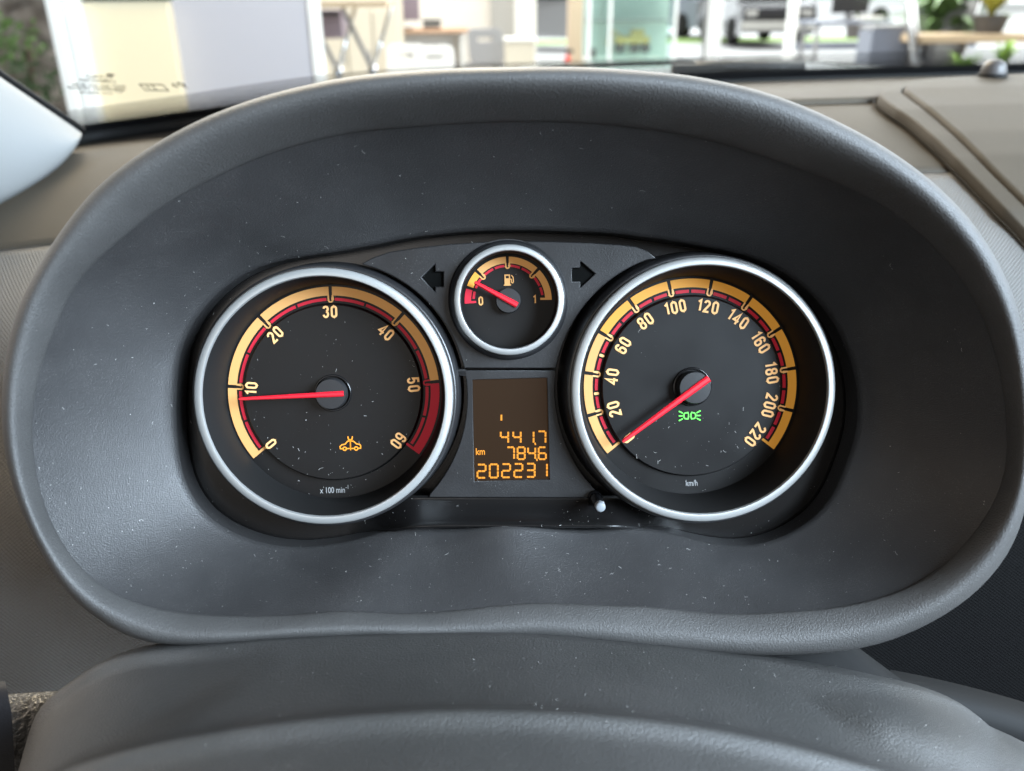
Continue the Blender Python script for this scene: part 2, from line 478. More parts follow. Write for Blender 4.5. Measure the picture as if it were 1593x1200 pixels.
# ---- stroke numerals
def rr(x0, y0, x1, y1, r, n=7):
    p = []
    for cx, cy, a in ((x1 - r, y1 - r, 0), (x0 + r, y1 - r, pi / 2), (x0 + r, y0 + r, pi), (x1 - r, y0 + r, 3 * pi / 2)):
        p += [(cx + r * cos(a + pi / 2 * i / n), cy + r * sin(a + pi / 2 * i / n)) for i in range(n + 1)]
    return p
def ar(cx, cy, rx, ry, a0, a1, n=14):
    return [(cx + rx * cos(radians(a0 + (a1 - a0) * i / n)), cy + ry * sin(radians(a0 + (a1 - a0) * i / n))) for i in range(n + 1)]
GL = {
 '0': (.36, [(rr(0, 0, .36, .83, .18), True)]),
 '1': (.16, [([(-.05, .66), (.13, .83), (.13, 0)], False)]),
 '2': (.36, [(ar(.18, .63, .18, .20, 175, -25) + [(.02, .06), (.0, 0), (.38, 0)], False)]),
 '3': (.36, [(ar(.18, .64, .17, .19, 170, -80, 14), False), (ar(.18, .22, .18, .22, 85, -170, 16), False)]),
 '4': (.38, [([(.28, -.07), (.28, .86), (-.01, .22), (.42, .22)], False)]),
 '5': (.36, [([(.35, .83), (.04, .83), (.02, .43)] + ar(.18, .25, .18, .25, 125, -165, 16), False)]),
 '6': (.36, [(rr(0, 0, .36, .48, .17), True), ([(0, .24), (0, .62)] + ar(.18, .63, .18, .20, 180, 10, 10), False)]),
 '8': (.36, [(rr(.01, .45, .35, .83, .165), True), (rr(0, 0, .36, .44, .175), True)]),
}
def numeral(s, h, parent, c, r, ang, w, m='num', name='numeral', sw=.165):
    adv = [GL[ch][0] for ch in s]; gap = .30
    tot = sum(adv) + gap * (len(s) - 1); x = -tot / 2
    mb = MB()
    for k, ch in enumerate(s):
        for pts, cl in GL[ch][1]:
            mb.ribbon([((p[0] + x) * h, (p[1] - .415) * h) for p in pts], sw * h, k * 1e-6, cl)
        x += adv[k] + gap
    T = Matrix.Translation((c[0] + r * cos(ang), c[1] + r * sin(ang), w)) @ Matrix.Rotation(ang - pi / 2, 4, 'Z')
    return mb.build(name, m, parent, mtx=T)

def band(c, r0, r1, a0, a1, w, m, parent, name='scale_band'):
    n = max(3, int(abs(a0 - a1) / radians(1.5)))
    A = arc(c, r0, a0, a1, n); B = arc(c, r1, a0, a1, n); th = .00025
    v = [(*p, w + th) for p in A] + [(*p, w + th) for p in B] + [(*p, w) for p in A] + [(*p, w) for p in B]
    k = n + 1; f = []
    for i in range(n):
        f += [(i, i + 1, k + i + 1, k + i), (2 * k + i, i, i + 1, 2 * k + i + 1)[::-1], (k + i, k + i + 1, 3 * k + i + 1, 3 * k + i)]
    f += [(0, k, 3 * k, 2 * k), (n, 2 * k + n, 3 * k + n, k + n)]
    o = mesh(name, v, f, m, parent, False)
    bm = bmesh.new(); bm.from_mesh(o.data); bmesh.ops.recalc_face_normals(bm, faces=bm.faces); bm.to_mesh(o.data); bm.free()
    return o
def notch(c, ra, rb, ang, wd, st, w, m, parent):
    """rounded U round the dark slot of a main tick, open side on the band"""
    h = wd / 2
    pts = [(ra, h)] + [(rb + h, h)] + [(rb + h + h * cos(t), h * sin(t)) for t in [pi / 2 + pi * i / 10 for i in range(11)]] + [(rb + h, -h), (ra, -h)]
    mb = MB().ribbon(pts, st)
    T = Matrix.Translation((c[0], c[1], w)) @ Matrix.Rotation(ang, 4, 'Z')
    return mb.build('tick_outline', m, parent, mtx=T)
def pointer(c, ang, r_tip, r_tail, w0, wt, wtip, parent, z):
    T = Matrix.Translation((c[0], c[1], z)) @ Matrix.Rotation(ang, 4, 'Z')
    a, b = wt / 2, wtip / 2; t = .0012
    prof = [(-r_tail, a), (-r_tail * .2, a), (r_tip * .97, b), (r_tip, b * .55)]
    rings = []
    for x, h in prof: rings.append([(x, h, 0), (x, h, t * .55), (x, h * .45, t), (x, -h * .45, t), (x, -h, t * .55), (x, -h, 0)])
    v, f = loft(rings); f += [(5, 4, 3, 2, 1, 0), tuple(range(18, 24))]
    o = mesh('pointer', [T @ Vector(p) for p in v], f, 'red', parent, False)
    return sharp(o, 20)

def gauge(name, c, rb, ring_out, ring_w, hub_r, tri):
    """rb: outer radius of the printed band in dial pixels"""
    zf = c[2]
    ri = rb - 27
    prof = [(.0001, .0026), (ri * Q * .5, .0026), ((ri - 1.6) * Q, .0026), ((ri - .6) * Q, .0023), ((ri) * Q, .0016), ((ri + .4) * Q, .0004), ((ri + 2) * Q, 0), ((rb + 4) * Q, 0)]
    v, f = lathe(prof, c)
    part = mesh(name, v, f, 'face', clu)
    sharp(part, 22)
    rin = (ring_out - 12.8) * Q
    # well between the face and the ring, finely ribbed
    n = 360; R_ = []
    for r, w in (((rb + 3.2) * Q, 0), (rb * Q + (rin - rb * Q) * .35, .006), (rin - .0008, ring_w - .0035), (rin, ring_w - .0012)):
        R_.append([(c[0] + (r + (.00006 if j % 2 else 0)) * cos(2 * pi * j / n), c[1] + (r + (.00006 if j % 2 else 0)) * sin(2 * pi * j / n), zf + w) for j in range(n)])
    v, f = loft(R_); mesh('gauge_well', v, f, 'well', part, True)
    ro = ring_out * Q; W0 = ring_w
    v, f = lathe([(rin, W0 - .0016), (rin + .0001, W0 - .0006), (rin + .0004, W0 - .0001), (rin + .0008, W0), (ro - .0007, W0 - .0004), (ro - .0002, W0 - .0008), (ro, W0 - .0016), (ro, W0 - .006)], c, 160)
    sharp(mesh('bezel_ring', v, f, 'silver', part), 40)
    v, f = lathe([(ro - .0002, W0 - .004), (ro + .0006, W0 - .0036), (ro + .0014, W0 - .0042), (ro + .0030, .006), (ro + .0036, .0005), (ro + .0037, -.0015)], c, 128)
    mesh('collar', v, f, 'satin', part)
    return part
def hub(c, r, z, parent):
    v, f = lathe([(r * 1.03, z - .004), (r, z - .0008), (r * .985, z - .0003), (r * .95, z), (r * .5, z + .0001), (.00002, z + .0001)], (c[0], c[1], 0), 64)
    o = sharp(mesh('pointer_hub', v, f, 'hub', parent), 50)
    v, f = lathe([(r * 1.22, .0027), (r * 1.2, .0036), (r * 1.12, .0038), (r * 1.08, .0030)], (c[0], c[1], c[2]), 64)
    mesh('hub_collar', v, f, 'gloss', parent)
    return o

WR = .0232
A0 = 218.0; A1 = -38.0
# ---------------- tachometer
tach = gauge('tachometer', TC, 163, 187.5, WR, 24, None)
def dial_w(v, vmax): return radians(A0 + (A1 - A0) * v / vmax)
rb = 163
half = radians(.95)
for k in range(6):
    a, b = dial_w(k * 10, 60), dial_w(k * 10 + 10, 60)
    m = 'dash_red' if k == 5 else 'cream'
    band(TC, (rb - 13.5) * Q, rb * Q, a - (half if k else 0), b + (half if k < 5 else 0), .0001, m, tach)
    mid = (a + b) / 2
    for x, y in ((a - radians(2.6), mid + radians(.7)), (mid - radians(.7), b + radians(2.6))):
        band(TC, (rb - 21.5) * Q, (rb - 17.0) * Q, x, y, .0001, 'dash_red', tach, 'scale_dash')
    if k: notch(TC, (rb - 12.8) * Q, (rb - 23.5) * Q, a, 6.6 * Q, 2.4 * Q, .0004, 'dash_red' if k == 5 else 'cream', tach)
def foot(c, a, sgn, rb, m, parent, ln=24, st=4.0):
    T = Matrix.Translation((c[0], c[1], .0004)) @ Matrix.Rotation(a, 4, 'Z')
    mb = MB().ribbon([((rb) * Q, -sgn * st / 2 * Q), ((rb - ln) * Q, -sgn * st / 2 * Q)], st * Q, 0, cap=False)
    mb.ribbon([((rb - ln + 2) * Q, -sgn * st / 2 * Q), ((rb - ln) * Q, -sgn * st / 2 * Q)], st * Q, 1e-6, cap=True)
    mb.build('scale_end', m, parent, mtx=T)
foot(TC, dial_w(0, 60), 1, rb, 'cream', tach); foot(TC, dial_w(60, 60), -1, rb, 'dash_red', tach)
for k in range(7):
    numeral(str(k * 10), 19.0 * Q, tach, TC, 124.5 * Q, dial_w(k * 10, 60), .0030)
hub(TC, 23.5 * Q, .0085, tach)
pointer(TC, radians(181.6), 137 * Q, 20 * Q, 0, 8.2 * Q, 4.6 * Q, tach, .0086)
pt = L(521, 763, .0004)
text_mesh('unit_text', 'x 100 min', 13.5 * Q, 'print_grey', tach, Matrix.Translation((pt.x - 3.5 * Q, pt.y, .0005)), .72, .00002)
text_mesh('unit_text', '-1', 9 * Q, 'print_grey', tach, Matrix.Translation((pt.x + 19.5 * Q, pt.y + 4.5 * Q, .0005)), .8, .00002)
# amber car-with-spanner lamp
def icon_lines(name, lines, m, parent, px, py, w, sw):
    p0 = L(px, py, w); mb = MB()
    for pts, cl in lines:
        mb.ribbon([(p0.x + x * Q, p0.y + y * Q) for x, y in pts], sw * Q, w, cl, cap=not cl)
    return mb.build(name, m, parent)
def circ(cx, cy, r, n=14): return [(cx + r * cos(2 * pi * i / n), cy + r * sin(2 * pi * i / n)) for i in range(n)]
icon_lines('service_lamp', [
    ([(-12.5, -5), (-15.5, -5), (-16, -1.5), (-13, 1), (-8, 2), (-4, 6.5), (-1.8, 6.8)], False),
    ([(-5, -5), (-1.8, -5)], False), (circ(-8.8, -5.2, 2.6), True),
    ([(2.2, 6.6), (5, 6.2), (9.5, 2), (14.5, 1), (16, -1.5), (15.6, -5), (12.5, -5)], False),
    ([(2.2, -5), (4.8, -5)], False), (circ(8.8, -5.2, 2.6), True),
    ([(.2, -7), (.2, 8.5)], False), ([(.2, -7), (.2, 6)], False), ([(-3.2, 13.2), (-2.6, 9.6), (.2, 8), (3.0, 9.6), (3.6, 13.2)], False)],
    'ghost', tach, 545, 693, .0030, 1.9)
# ---------------- speedometer
spd = gauge('speedometer', SC, 168, 196, WR, 24, None)
rb = 168
tl = radians(.95)
for k in range(11):
    a, b = dial_w(k * 20, 220), dial_w(k * 20 + 20, 220)
    band(SC, (rb - 13.5) * Q, rb * Q, a - (half if k else 0), b + (half if k < 10 else 0), .0001, 'cream' if k < 3 else 'amber', spd)
    mid = (a + b) / 2; g2 = radians(1.9) if k in (1, 2) else radians(.8)
    for x, y in ((a - radians(2.7), mid + g2), (mid - g2, b + radians(2.7))):
        band(SC, (rb - 22) * Q, (rb - 17.2) * Q, x, y, .0001, 'dash_red', spd, 'scale_dash')
    if k: notch(SC, (rb - 12.8) * Q, (rb - 24) * Q, a, 6.4 * Q, 2.4 * Q, .0004, 'num', spd)
    if k in (1, 2):
        T = Matrix.Translation((SC[0], SC[1], .0005)) @ Matrix.Rotation(mid, 4, 'Z')
        MB().ribbon([((rb - 17.5) * Q, 0), ((rb - 21.5) * Q, 0)], 4.4 * Q, 0, cap=True).build('limit_mark', 'num', spd, mtx=T)
foot(SC, dial_w(0, 220), 1, rb, 'cream', spd); foot(SC, dial_w(220, 220), -1, rb, 'amber', spd)
for k in range(12):
    numeral(str(k * 20), 20.0 * Q, spd, SC, 126.5 * Q, dial_w(k * 20, 220), .0030)
hub(SC, 25 * Q, .0085, spd)
pointer(SC, radians(215.2), 139 * Q, 25 * Q, 0, 10.5 * Q, 6 * Q, spd, .0086)
pt = L(1076, 752, .0004)
text_mesh('unit_text', 'km/h', 13.5 * Q, 'print_grey', spd, Matrix.Translation((pt.x, pt.y, .0005)), .72, .00002)
Dl = [([(x * 2.6, -5.2), (x * 2.6, 5.2)] + [(x * (2.6 + 5.4 * sin(t)), 5.2 * cos(t)) for t in [pi * i / 10 for i in range(1, 10)]], True) for x in (-1, 1)]
Dl = []
for x in (-1, 1):
    Dl.append(([(x * 2.8, -5.0), (x * 7.6, -4.4), (x * 9.2, -2.2), (x * 9.2, 2.2), (x * 7.6, 4.4), (x * 2.8, 5.0), (x * 1.9, 2), (x * 1.9, -2)], True))
Dl = [([(p[0] * -1 + (12.4 if 0 else 0), p[1]) for p in q], c_) for q, c_ in Dl]
rays = []
for x in (-1, 1):
    for yy, dy in ((4.6, 2.6), (0, 0), (-4.6, -2.6)):
        rays.append(([(x * 11.4, yy), (x * 16.5, yy + dy)], False))
icon_lines('side_lamp_indicator', Dl + rays, 'green', spd, 1073, 647, .0030, 1.9)
# ---------------- fuel gauge
fc2 = FC
ZF = FC[2]
prof = [(.0001, .0010), (50 * Q, .0010), (70 * Q, .0010), (76 * Q, .0010)]
v, f = lathe(prof, FC)
fuel = mesh('fuel_gauge', v, f, 'face', clu)
FRW = .0185; fro = 81.3 * Q; fri = 71.5 * Q; FZ = FRW - ZF
fcr = FC
v, f = lathe([(71.5 * Q, .0010), (fri - .0004, FZ - .003), (fri, FZ - .001)], FC, 128); mesh('gauge_well', v, f, 'well', fuel)
v, f = lathe([(fri, FZ - .0014), (fri + .0001, FZ - .0005), (fri + .0003, FZ - .0001), (fri + .0006, FZ), (fro - .0005, FZ - .0003), (fro - .0001, FZ - .0007), (fro, FZ - .0016), (fro, FZ - .006)], FC, 128)
sharp(mesh('bezel_ring', v, f, 'silver', fuel), 40)
v, f = lathe([(fro - .0002, FZ - .003), (fro + .0007, FZ - .0034), (fro + .0016, FZ - .0045), (fro + .0026, FZ - .009), (fro + .0028, 0)], FC, 128)
mesh('collar', v, f, 'satin', fuel)
fz = ZF + .0011
marks = [183, 161, 136, 90, 45, 0]
g = radians(2.0)
for i in range(5):
    a, b = radians(marks[i]), radians(marks[i + 1])
    band(FC, 56.5 * Q, 66.5 * Q, a - (g if i else 0), b + (g if i < 4 else 0), fz, 'dash_red' if i == 0 else ('amber' if i == 1 else 'cream'), fuel)
    if i >= 2:
        mid = (a + b) / 2
        band(FC, 51 * Q, 54.6 * Q, a - radians(5), mid + radians(1.6), fz, 'dash_red', fuel, 'scale_dash')
        band(FC, 51 * Q, 54.6 * Q, mid - radians(1.6), b + radians(5 if i < 4 else 8), fz, 'dash_red', fuel, 'scale_dash')
    else:
        band(FC, 51 * Q, 54.6 * Q, a - radians(7 if i == 0 else 3), b + radians(3 if i == 0 else 5), fz, 'dash_red', fuel, 'scale_dash')
    if i >= 2: notch(FC, 57.2 * Q, 49 * Q, a, 5.4 * Q, 2.2 * Q, fz + .0003, 'cream', fuel)
def foot2(a, sgn, m):
    T = Matrix.Translation((FC[0], FC[1], fz + .0003)) @ Matrix.Rotation(radians(a), 4, 'Z')
    MB().ribbon([(66.5 * Q, -sgn * 1.6 * Q), (49 * Q, -sgn * 1.6 * Q)], 3.2 * Q, 0, cap=False).build('scale_end', m, fuel, mtx=T)
foot2(183, 1, 'dash_red'); foot2(0, -1, 'cream')
T0 = numeral('0', 13.5 * Q, fuel, L(748, 468.5, ZF + .0014), 0, pi / 2, ZF + .0014, 'cream')
T1 = numeral('1', 13.5 * Q, fuel, L(832, 466, ZF + .0014), 0, pi / 2, ZF + .0014, 'cream')
p0 = L(790.5, 435.5, ZF + .0014)
def box2(x0, y0, x1, y1): return [(p0.x + x * Q, p0.y + y * Q) for x, y in ((x0, y0), (x1, y0), (x1, y1), (x0, y1))]
plate('fuel_pump_symbol', [box2(-5.5, -7.2, 3, 8), box2(-3.6, 2.2, 1.1, 6)], ZF + .0015, .0003, 'cream', fuel)
MB().ribbon([(p0.x + x * Q, p0.y + y * Q) for x, y in ((3, 1), (5, .6), (5.2, -4.2), (7, -5), (8, -3.4), (7.6, 3.5), (5, 6.8))], 1.4 * Q, ZF + .0016).build('fuel_pump_symbol', 'cream', fuel)
MB().ribbon([(p0.x - 6.8 * Q, p0.y - 8 * Q), (p0.x + 4.2 * Q, p0.y - 8 * Q)], 1.8 * Q, ZF + .0016).build('fuel_pump_symbol', 'cream', fuel)
v, f = lathe([(19.5 * Q, .0012), (19 * Q, .0042), (18 * Q, .0047), (9 * Q, .0048), (.00002, .0048)], FC, 64)
sharp(mesh('pointer_hub', v, f, 'hub', fuel), 50)
pointer(FC, radians(150.6), 58 * Q, 15 * Q, 0, 8.6 * Q, 5.2 * Q, fuel, ZF + .0049)

# ---------------- centre panels
def pxl(pts, w): 
    r = []
    for x, y in pts:
        p = L(x, y, w); r.append((p.x, p.y))
    return r
WP = .0115
def carc(cx, cy, r, a0, a1, n=24):     # pixel arc, angles in degrees, y down on screen
    return [(cx + r * cos(radians(a0 + (a1 - a0) * i / n)), cy - r * sin(radians(a0 + (a1 - a0) * i / n))) for i in range(n + 1)]
wing = [(562, 411), (580, 401), (606, 392), (650, 385.5), (700, 380), (750, 377), (800, 375.5), (860, 376), (920, 378), (965, 381), (990, 384), (1008, 391), (1021, 402)]
wing += [(1094 + (217 + 14 * i / 22) * cos(radians(111 + 60.5 * i / 22)), 604 - (217 + 14 * i / 22) * sin(radians(111 + 60.5 * i / 22))) for i in range(1, 23)]
wing += [(864, 573), (722, 573)]
wing += [(504 + (223 - 7 * i / 22) * cos(radians(12 + 61 * i / 22)), 619 - (223 - 7 * i / 22) * sin(radians(12 + 61 * i / 22))) for i in range(22)]
arrowL = [(656, 432), (677, 411), (677, 423), (690, 423), (690, 446), (677, 446), (677, 455)]
arrowR = [(926, 426), (903, 406), (903, 417), (890, 417), (890, 438), (903, 438), (903, 448)]
wp = plate('upper_panel', [pxl(wing, WP), pxl(arrowL, WP), pxl(arrowR, WP), hole(L(790, 466, WP), 88 * Q)], WP, .0024, 'panel', clu, bevel=.0004)
plate('indicator_arrow', [pxl([(x, y) for x, y in arrowL], WP)], WP - .0016, .0004, 'arrow', clu)
plate('indicator_arrow', [pxl([(x, y) for x, y in arrowR], WP)], WP - .0016, .0004, 'arrow', clu)
low = carc(504, 619, 223, 11, -45, 22)[::-1]
low = [(x, y) for x, y in low if y < 774]
low2 = [(x, y) for x, y in carc(1094, 604, 231, 172, 222, 22) if 577 < y < 774]
lcdr = [(735, 591), (851, 588), (855, 746), (738, 749)]
outl = [(668, 774)] + low + [(722, 576.5), (864, 576.5)] + low2 + [(936, 774)]
plate('lower_panel', [pxl(outl, WP - .0006), pxl(lcdr, WP - .0006)], WP - .0006, .0024, 'panel', clu, bevel=.0003)
lcd = plate('display', [pxl([(732, 587), (856, 584), (859, 750), (735, 753)], WP - .0016)], WP - .0015, .0006, 'lcd_back', clu)
# ledge below the display
ledge_rows = []
for y, w in ((771, .0100), (775, .0095), (779, .0098), (812, .0185), (818, .0204), (821, .0207), (823, .0180)):
    OB = [(530, 846), (600, 829), (660, 822), (800, 821), (960, 822), (1030, 827), (1090, 843)]
    ledge_rows.append([L(x, 770 + (y - 770) * (interp(OB, x) - 770) / 52.5, -.0004 + (w + .0004) * sstep(540, 655, x) * sstep(1060, 945, x)) for x in [530 + 10 * i for i in range(57)]])
v, f = loft(ledge_rows, False)
mesh('ledge', v, f, 'ledge', clu)
# ---- display characters: seven segments
SEG = {'0': 'abcdef', '1': 'bc', '2': 'abged', '3': 'abgcd', '4': 'fgbc', '6': 'afgedc', '7': 'abc', '8': 'abcdefg'}
WL = WP - .0014
def seven(ch, x, y, wd, h, parent):
    """x, y: pixel of the lower left corner; drawn as separate small segments"""
    t = 2.7; e = .55
    sl = -.02
    S = {'a': ((e, h), (wd - e, h)), 'd': ((e, 0), (wd - e, 0)), 'g': ((e, h / 2), (wd - e, h / 2)),
         'b': ((wd, h / 2 + e), (wd, h - e)), 'c': ((wd, e), (wd, h / 2 - e)), 'f': ((0, h / 2 + e), (0, h - e)), 'e': ((0, e), (0, h / 2 - e))}
    mb = MB()
    for s in SEG[ch]:
        (x0, y0), (x1, y1) = S[s]
        nseg = 2 if s in 'adg' else 2
        for k in range(nseg):
            q0, q1 = (k + .04) / nseg, (k + .96) / nseg
            a_ = (x0 + (x1 - x0) * q0, y0 + (y1 - y0) * q0); b_ = (x0 + (x1 - x0) * q1, y0 + (y1 - y0) * q1)
            pa, pb = L(x + a_[0], y - a_[1], WL), L(x + b_[0], y - b_[1], WL)
            mb.ribbon([(pa.x, pa.y), (pb.x, pb.y)], t * Q, WL)
    mb.build('display_digit', 'lcd_seg', parent)
for i, ch in enumerate('202231'):
    seven(ch, 742.8 + 19.1 * i, 743.5 - .35 * i, 12.6, 20.5, lcd)
for ch, x in (('7', 788.6), ('8', 805.2), ('4', 821.5), ('6', 838)):
    seven(ch, x, 714.6, 11.2, 18.5, lcd)
for ch, x in (('4', 779), ('4', 798.5), ('1', 818.5), ('7', 837)):
    seven(ch, x, 689.5, 11.6, 18.2, lcd)
for x, y in ((834.8, 713.8), (832.2, 689)):
    a_, b_ = L(x, y, WL), L(x + .8, y + 3.6, WL)
    MB().ribbon([(a_.x, a_.y), (b_.x, b_.y)], 2.2 * Q, WL).build('display_comma', 'lcd_seg', lcd)
a_, b_ = L(780, 645.5, WL), L(780, 654.5, WL)
MB().ribbon([(a_.x, a_.y), (b_.x, b_.y)], 2.6 * Q, WL).build('display_bar', 'lcd_seg', lcd)
pk = L(747.3, 703.2, WL)
text_mesh('display_unit', 'km', 14.5 * Q, 'lcd_seg', lcd, Matrix.Translation((pk.x, pk.y, WL + .00005)), .82, .00006)
# ---- reset stem
st = L(925.5, 774.5, .012)
v, f = lathe([(2.9e-3, -.006), (2.9e-3, .0016), (2.6e-3, .002), (2.35e-3, .0017), (2.35e-3, .0135), (2.2e-3, .0142), (1.9e-3, .0144)], st, 48)
stem = sharp(mesh('reset_stem', v, f, 'gloss', clu), 40)
v, f = lathe([(1.95e-3, .0140), (1.95e-3, .0168), (1.8e-3, .0174), (1.4e-3, .0176), (.00001, .0176)], st, 48)
sharp(mesh('stem_tip', v, f, 'stem_tip', stem), 50)

# dust on hood and gauges
def hk(px, py):
    if not (20 < px < 1570 and 90 < py < 1000): return 0
    k = .18
    if py > 720: k = .55
    if px < 520 and py > 300: k = max(k, .38)
    if px > 1150 and py < 760: k = .06
    return k
dust([bowl], 1000, 3, bowl, hk, smin=.00010, smax=.00048)
dust([lip], 170, 5, lip, lambda x, y: .9 if y > 880 else (.35 if x < 900 else .12), smin=.00010, smax=.00045)
dl = [o for o in bpy.data.objects if o.parent == clu and o.name.split('.')[0] in ('tachometer', 'speedometer', 'fuel_gauge')]
dust([tach, spd, fuel], 330, 8, clu, lambda x, y: 1.0 if (x < 720 and x > 640) or y > 640 else (.45 if x < 700 else .15), smin=.00010, smax=.00042, fib=.25)
dust([o for o in clu.children if o.name.split('.')[0] in ('upper_panel', 'lower_panel', 'ledge', 'back_plate')], 950, 9, clu,
     lambda x, y: min(1, .10 + 1.3 * math.exp(-((x - 940) ** 2 + (y - 790) ** 2) / 2600) + .95 * math.exp(-((x - 632) ** 2 + (y - 430) ** 2) / 900) + (.3 if y > 730 else 0)), smin=.00010, smax=.00040, fib=.22)

# ================================================================== STEERING COLUMN COVER
E_ = [(-60, 1500), (-20, 1330), (18, 1235), (36, 1170), (52, 1118), (78, 1084), (105, 1064), (140, 1040), (175, 1024), (226, 1012), (301, 1005), (452, 994), (603, 989), (800, 989), (944, 1000), (1040, 1008), (1144, 1021), (1245, 1036), (1330, 1051), (1396, 1065), (1450, 1078), (1496, 1096), (1525, 1116), (1546, 1134), (1570, 1146), (1600, 1160), (1650, 1190), (1720, 1290)]
R_ = [(-60, 1560), (0, 1290), (60, 1235), (130, 1200), (260, 1166), (400, 1142), (550, 1125), (700, 1117), (850, 1119), (1000, 1131), (1150, 1154), (1300, 1190), (1450, 1236), (1600, 1292), (1720, 1400)]
xs = [-60 + i * 7 for i in range(255)]
rows = []
NR = 84
for i in range(-4, NR + 1):
    r = []
    for x in xs:
        e = interp(E_, x); g_ = max(interp(R_, x), e + 26)
        if i < 0:
            k = -i / 4
            y = e + 3 * k * k; w = .056 - .030 * k
            y -= 0
            p = L(x, y, .056); 
            p = Vector((p.x, p.y - .012 * k * k, p.z - .03 * k)); r.append(p); continue
        t = i / NR
        if t <= .55:
            q = t / .55
            y = e + (g_ - e) * q
            w = .056 + .062 * q
        else:
            q = (t - .55) / .45
            y = g_ + q * 190
            w = .118 + .048 * q
        # left thumb facet flattened; right one bulges so it shades like a hollow
        d1 = (1052 + (400 - x) * .52) - y
        m1 = sstep(-26, 26, d1) * sstep(440, 260, x) * sstep(0, 30, y - e)
        w -= .0050 * m1
        ux = (x - 1252) * .955 + (y - 1076) * .30; uy = -(x - 1252) * .30 + (y - 1076) * .955
        half_w = 46 * (1 - math.exp(-max(ux, 0) / 90)) + max(ux, 0) * .03
        sn = (uy - 6) / max(half_w, 14)
        m2 = sstep(-1.15, -.05, sn) * (1 - sstep(-.05, 1.3, sn)) * sstep(-12, 150, ux) * sstep(-2, 14, y - e)
        w += .0090 * m2
        p = L(x, y, w)
        bead = math.exp(-((y - g_) / 15) ** 2)
        r.append(p + Vector((0, .0026 * bead, .0010 * bead)))
    rows.append(r)
v, f = loft(rows, False)
cover = mesh('steering_column_cover', v, f, 'shroud', None, top=MC)
tag(cover, 'dusty dark grey steering column cover below the gauges, nearest the viewer', 'column cover')
md = cover.modifiers.new('sub', 'SUBSURF'); md.levels = 1; md.render_levels = 1
dust([cover], 260, 12, cover, lambda x, y: (1 if (x > 380 and y < 1130) else .25) if 1000 < y < 1195 and 40 < x < 1590 else 0, smin=.00015, smax=.0006, lift=.0002)

# ================================================================== DASHBOARD
dash = empty('dashboard', (0, .3, .9))
tag(dash, 'grey beige grained dashboard stretching behind the gauge hood to the windscreen', 'dashboard')
Minv = Matrix.Translation((0, -.3, -.9))
BASE = [(-300, 395), (-100, 300), (0, 245), (60, 222), (125, 206), (230, 191), (330, 178), (450, 163), (600, 148), (800, 134), (1000, 126), (1150, 121), (1250, 117.5), (1400, 113), (1593, 108), (1800, 103), (2100, 98)]
def wsp(px, s):
    """s: metres up the glass from its lower edge"""
    y = interp(BASE, px)
    p = WZ(px, y, .998 - (.038 * sstep(600, 100, px)))
    lean = Vector((0, -.80, .60))
    q = p + lean * s
    q.z -= .10 * s * s
    return q
_bt = sorted((wsp(px, 0).x, wsp(px, 0).y) for px in range(125, 2100, 25))
_bc = {}
def base_y(x):
    k = round(x, 3)
    if k not in _bc:
        _bc[k] = interp(_bt, k) if k > _bt[0][0] else max(.30, _bt[0][1] - .9 * (_bt[0][0] - k))
    return _bc[k]
PROF = [(.80, .992), (.70, .994), (.62, .994), (.54, .990), (.46, .982), (.38, .970), (.325, .9595), (.24, .937), (.19, .917), (.145, .892), (.105, .862), (.072, .828), (.045, .790), (.025, .745), (.010, .690), (0, .62), (-.005, .52)]
def dashpt(x, i):
    y, z = PROF[i]
    yb = base_y(x) + .004
    if y > .12: y = .12 + (y - .12) * (yb - .12) / .68
    z -= .044 * sstep(.02, -.40, x) * sstep(.0, .3, y + .05)
    return Vector((x, y, z))
NX = 90
X0, X1 = -.62, .95
gx = [X0 + (X1 - X0) * i / NX for i in range(NX + 1)]
def strip(name, i0, i1, m, dz=0, x0=None, x1=None):
    rows = []
    sub = 5
    for i in range(i0, i1):
        for s in range(sub if i < i1 - 1 else sub + 1):
            t = s / sub
            r = []
            for x in gx:
                if x0 is not None and x < x0 - 1e-6: continue
                if x1 is not None and x > x1 + 1e-6: continue
                P = [dashpt(x, max(0, min(len(PROF) - 1, k))) for k in (i - 1, i, i + 1, i + 2)]
                p = .5 * ((2 * P[1]) + (-P[0] + P[2]) * t + (2 * P[0] - 5 * P[1] + 4 * P[2] - P[3]) * t * t + (-P[0] + 3 * P[1] - 3 * P[2] + P[3]) * t ** 3)
                r.append(Minv @ (p + Vector((0, 0, dz * (sstep(-.15, .05, x) if dz > 0 else 1)))))
            rows.append(r)
    # turned-down edges so the panel has thickness
    rows.insert(0, [p - Vector((0, -.001, .006)) for p in rows[0]])
    rows.append([p - Vector((0, .001, .006)) for p in rows[-1]])
    v, f = loft(rows, False)
    return mesh(name, v, f, m, dash)
strip('upper_panel', 0, 6, 'dash', x1=-.02)
strip('defroster_strip', 0, 3, 'dash', .0022, x0=-.05)
strip('upper_panel', 3, 6, 'dash', -.0006, x0=-.05)
strip('woven_panel', 6, 16, 'weave', -.0012, x1=.10)
strip('woven_panel', 6, 11, 'weave', -.0012, x0=.10)
strip('woven_panel', 11, 16, 'weave_dark', -.0024, x0=.06)

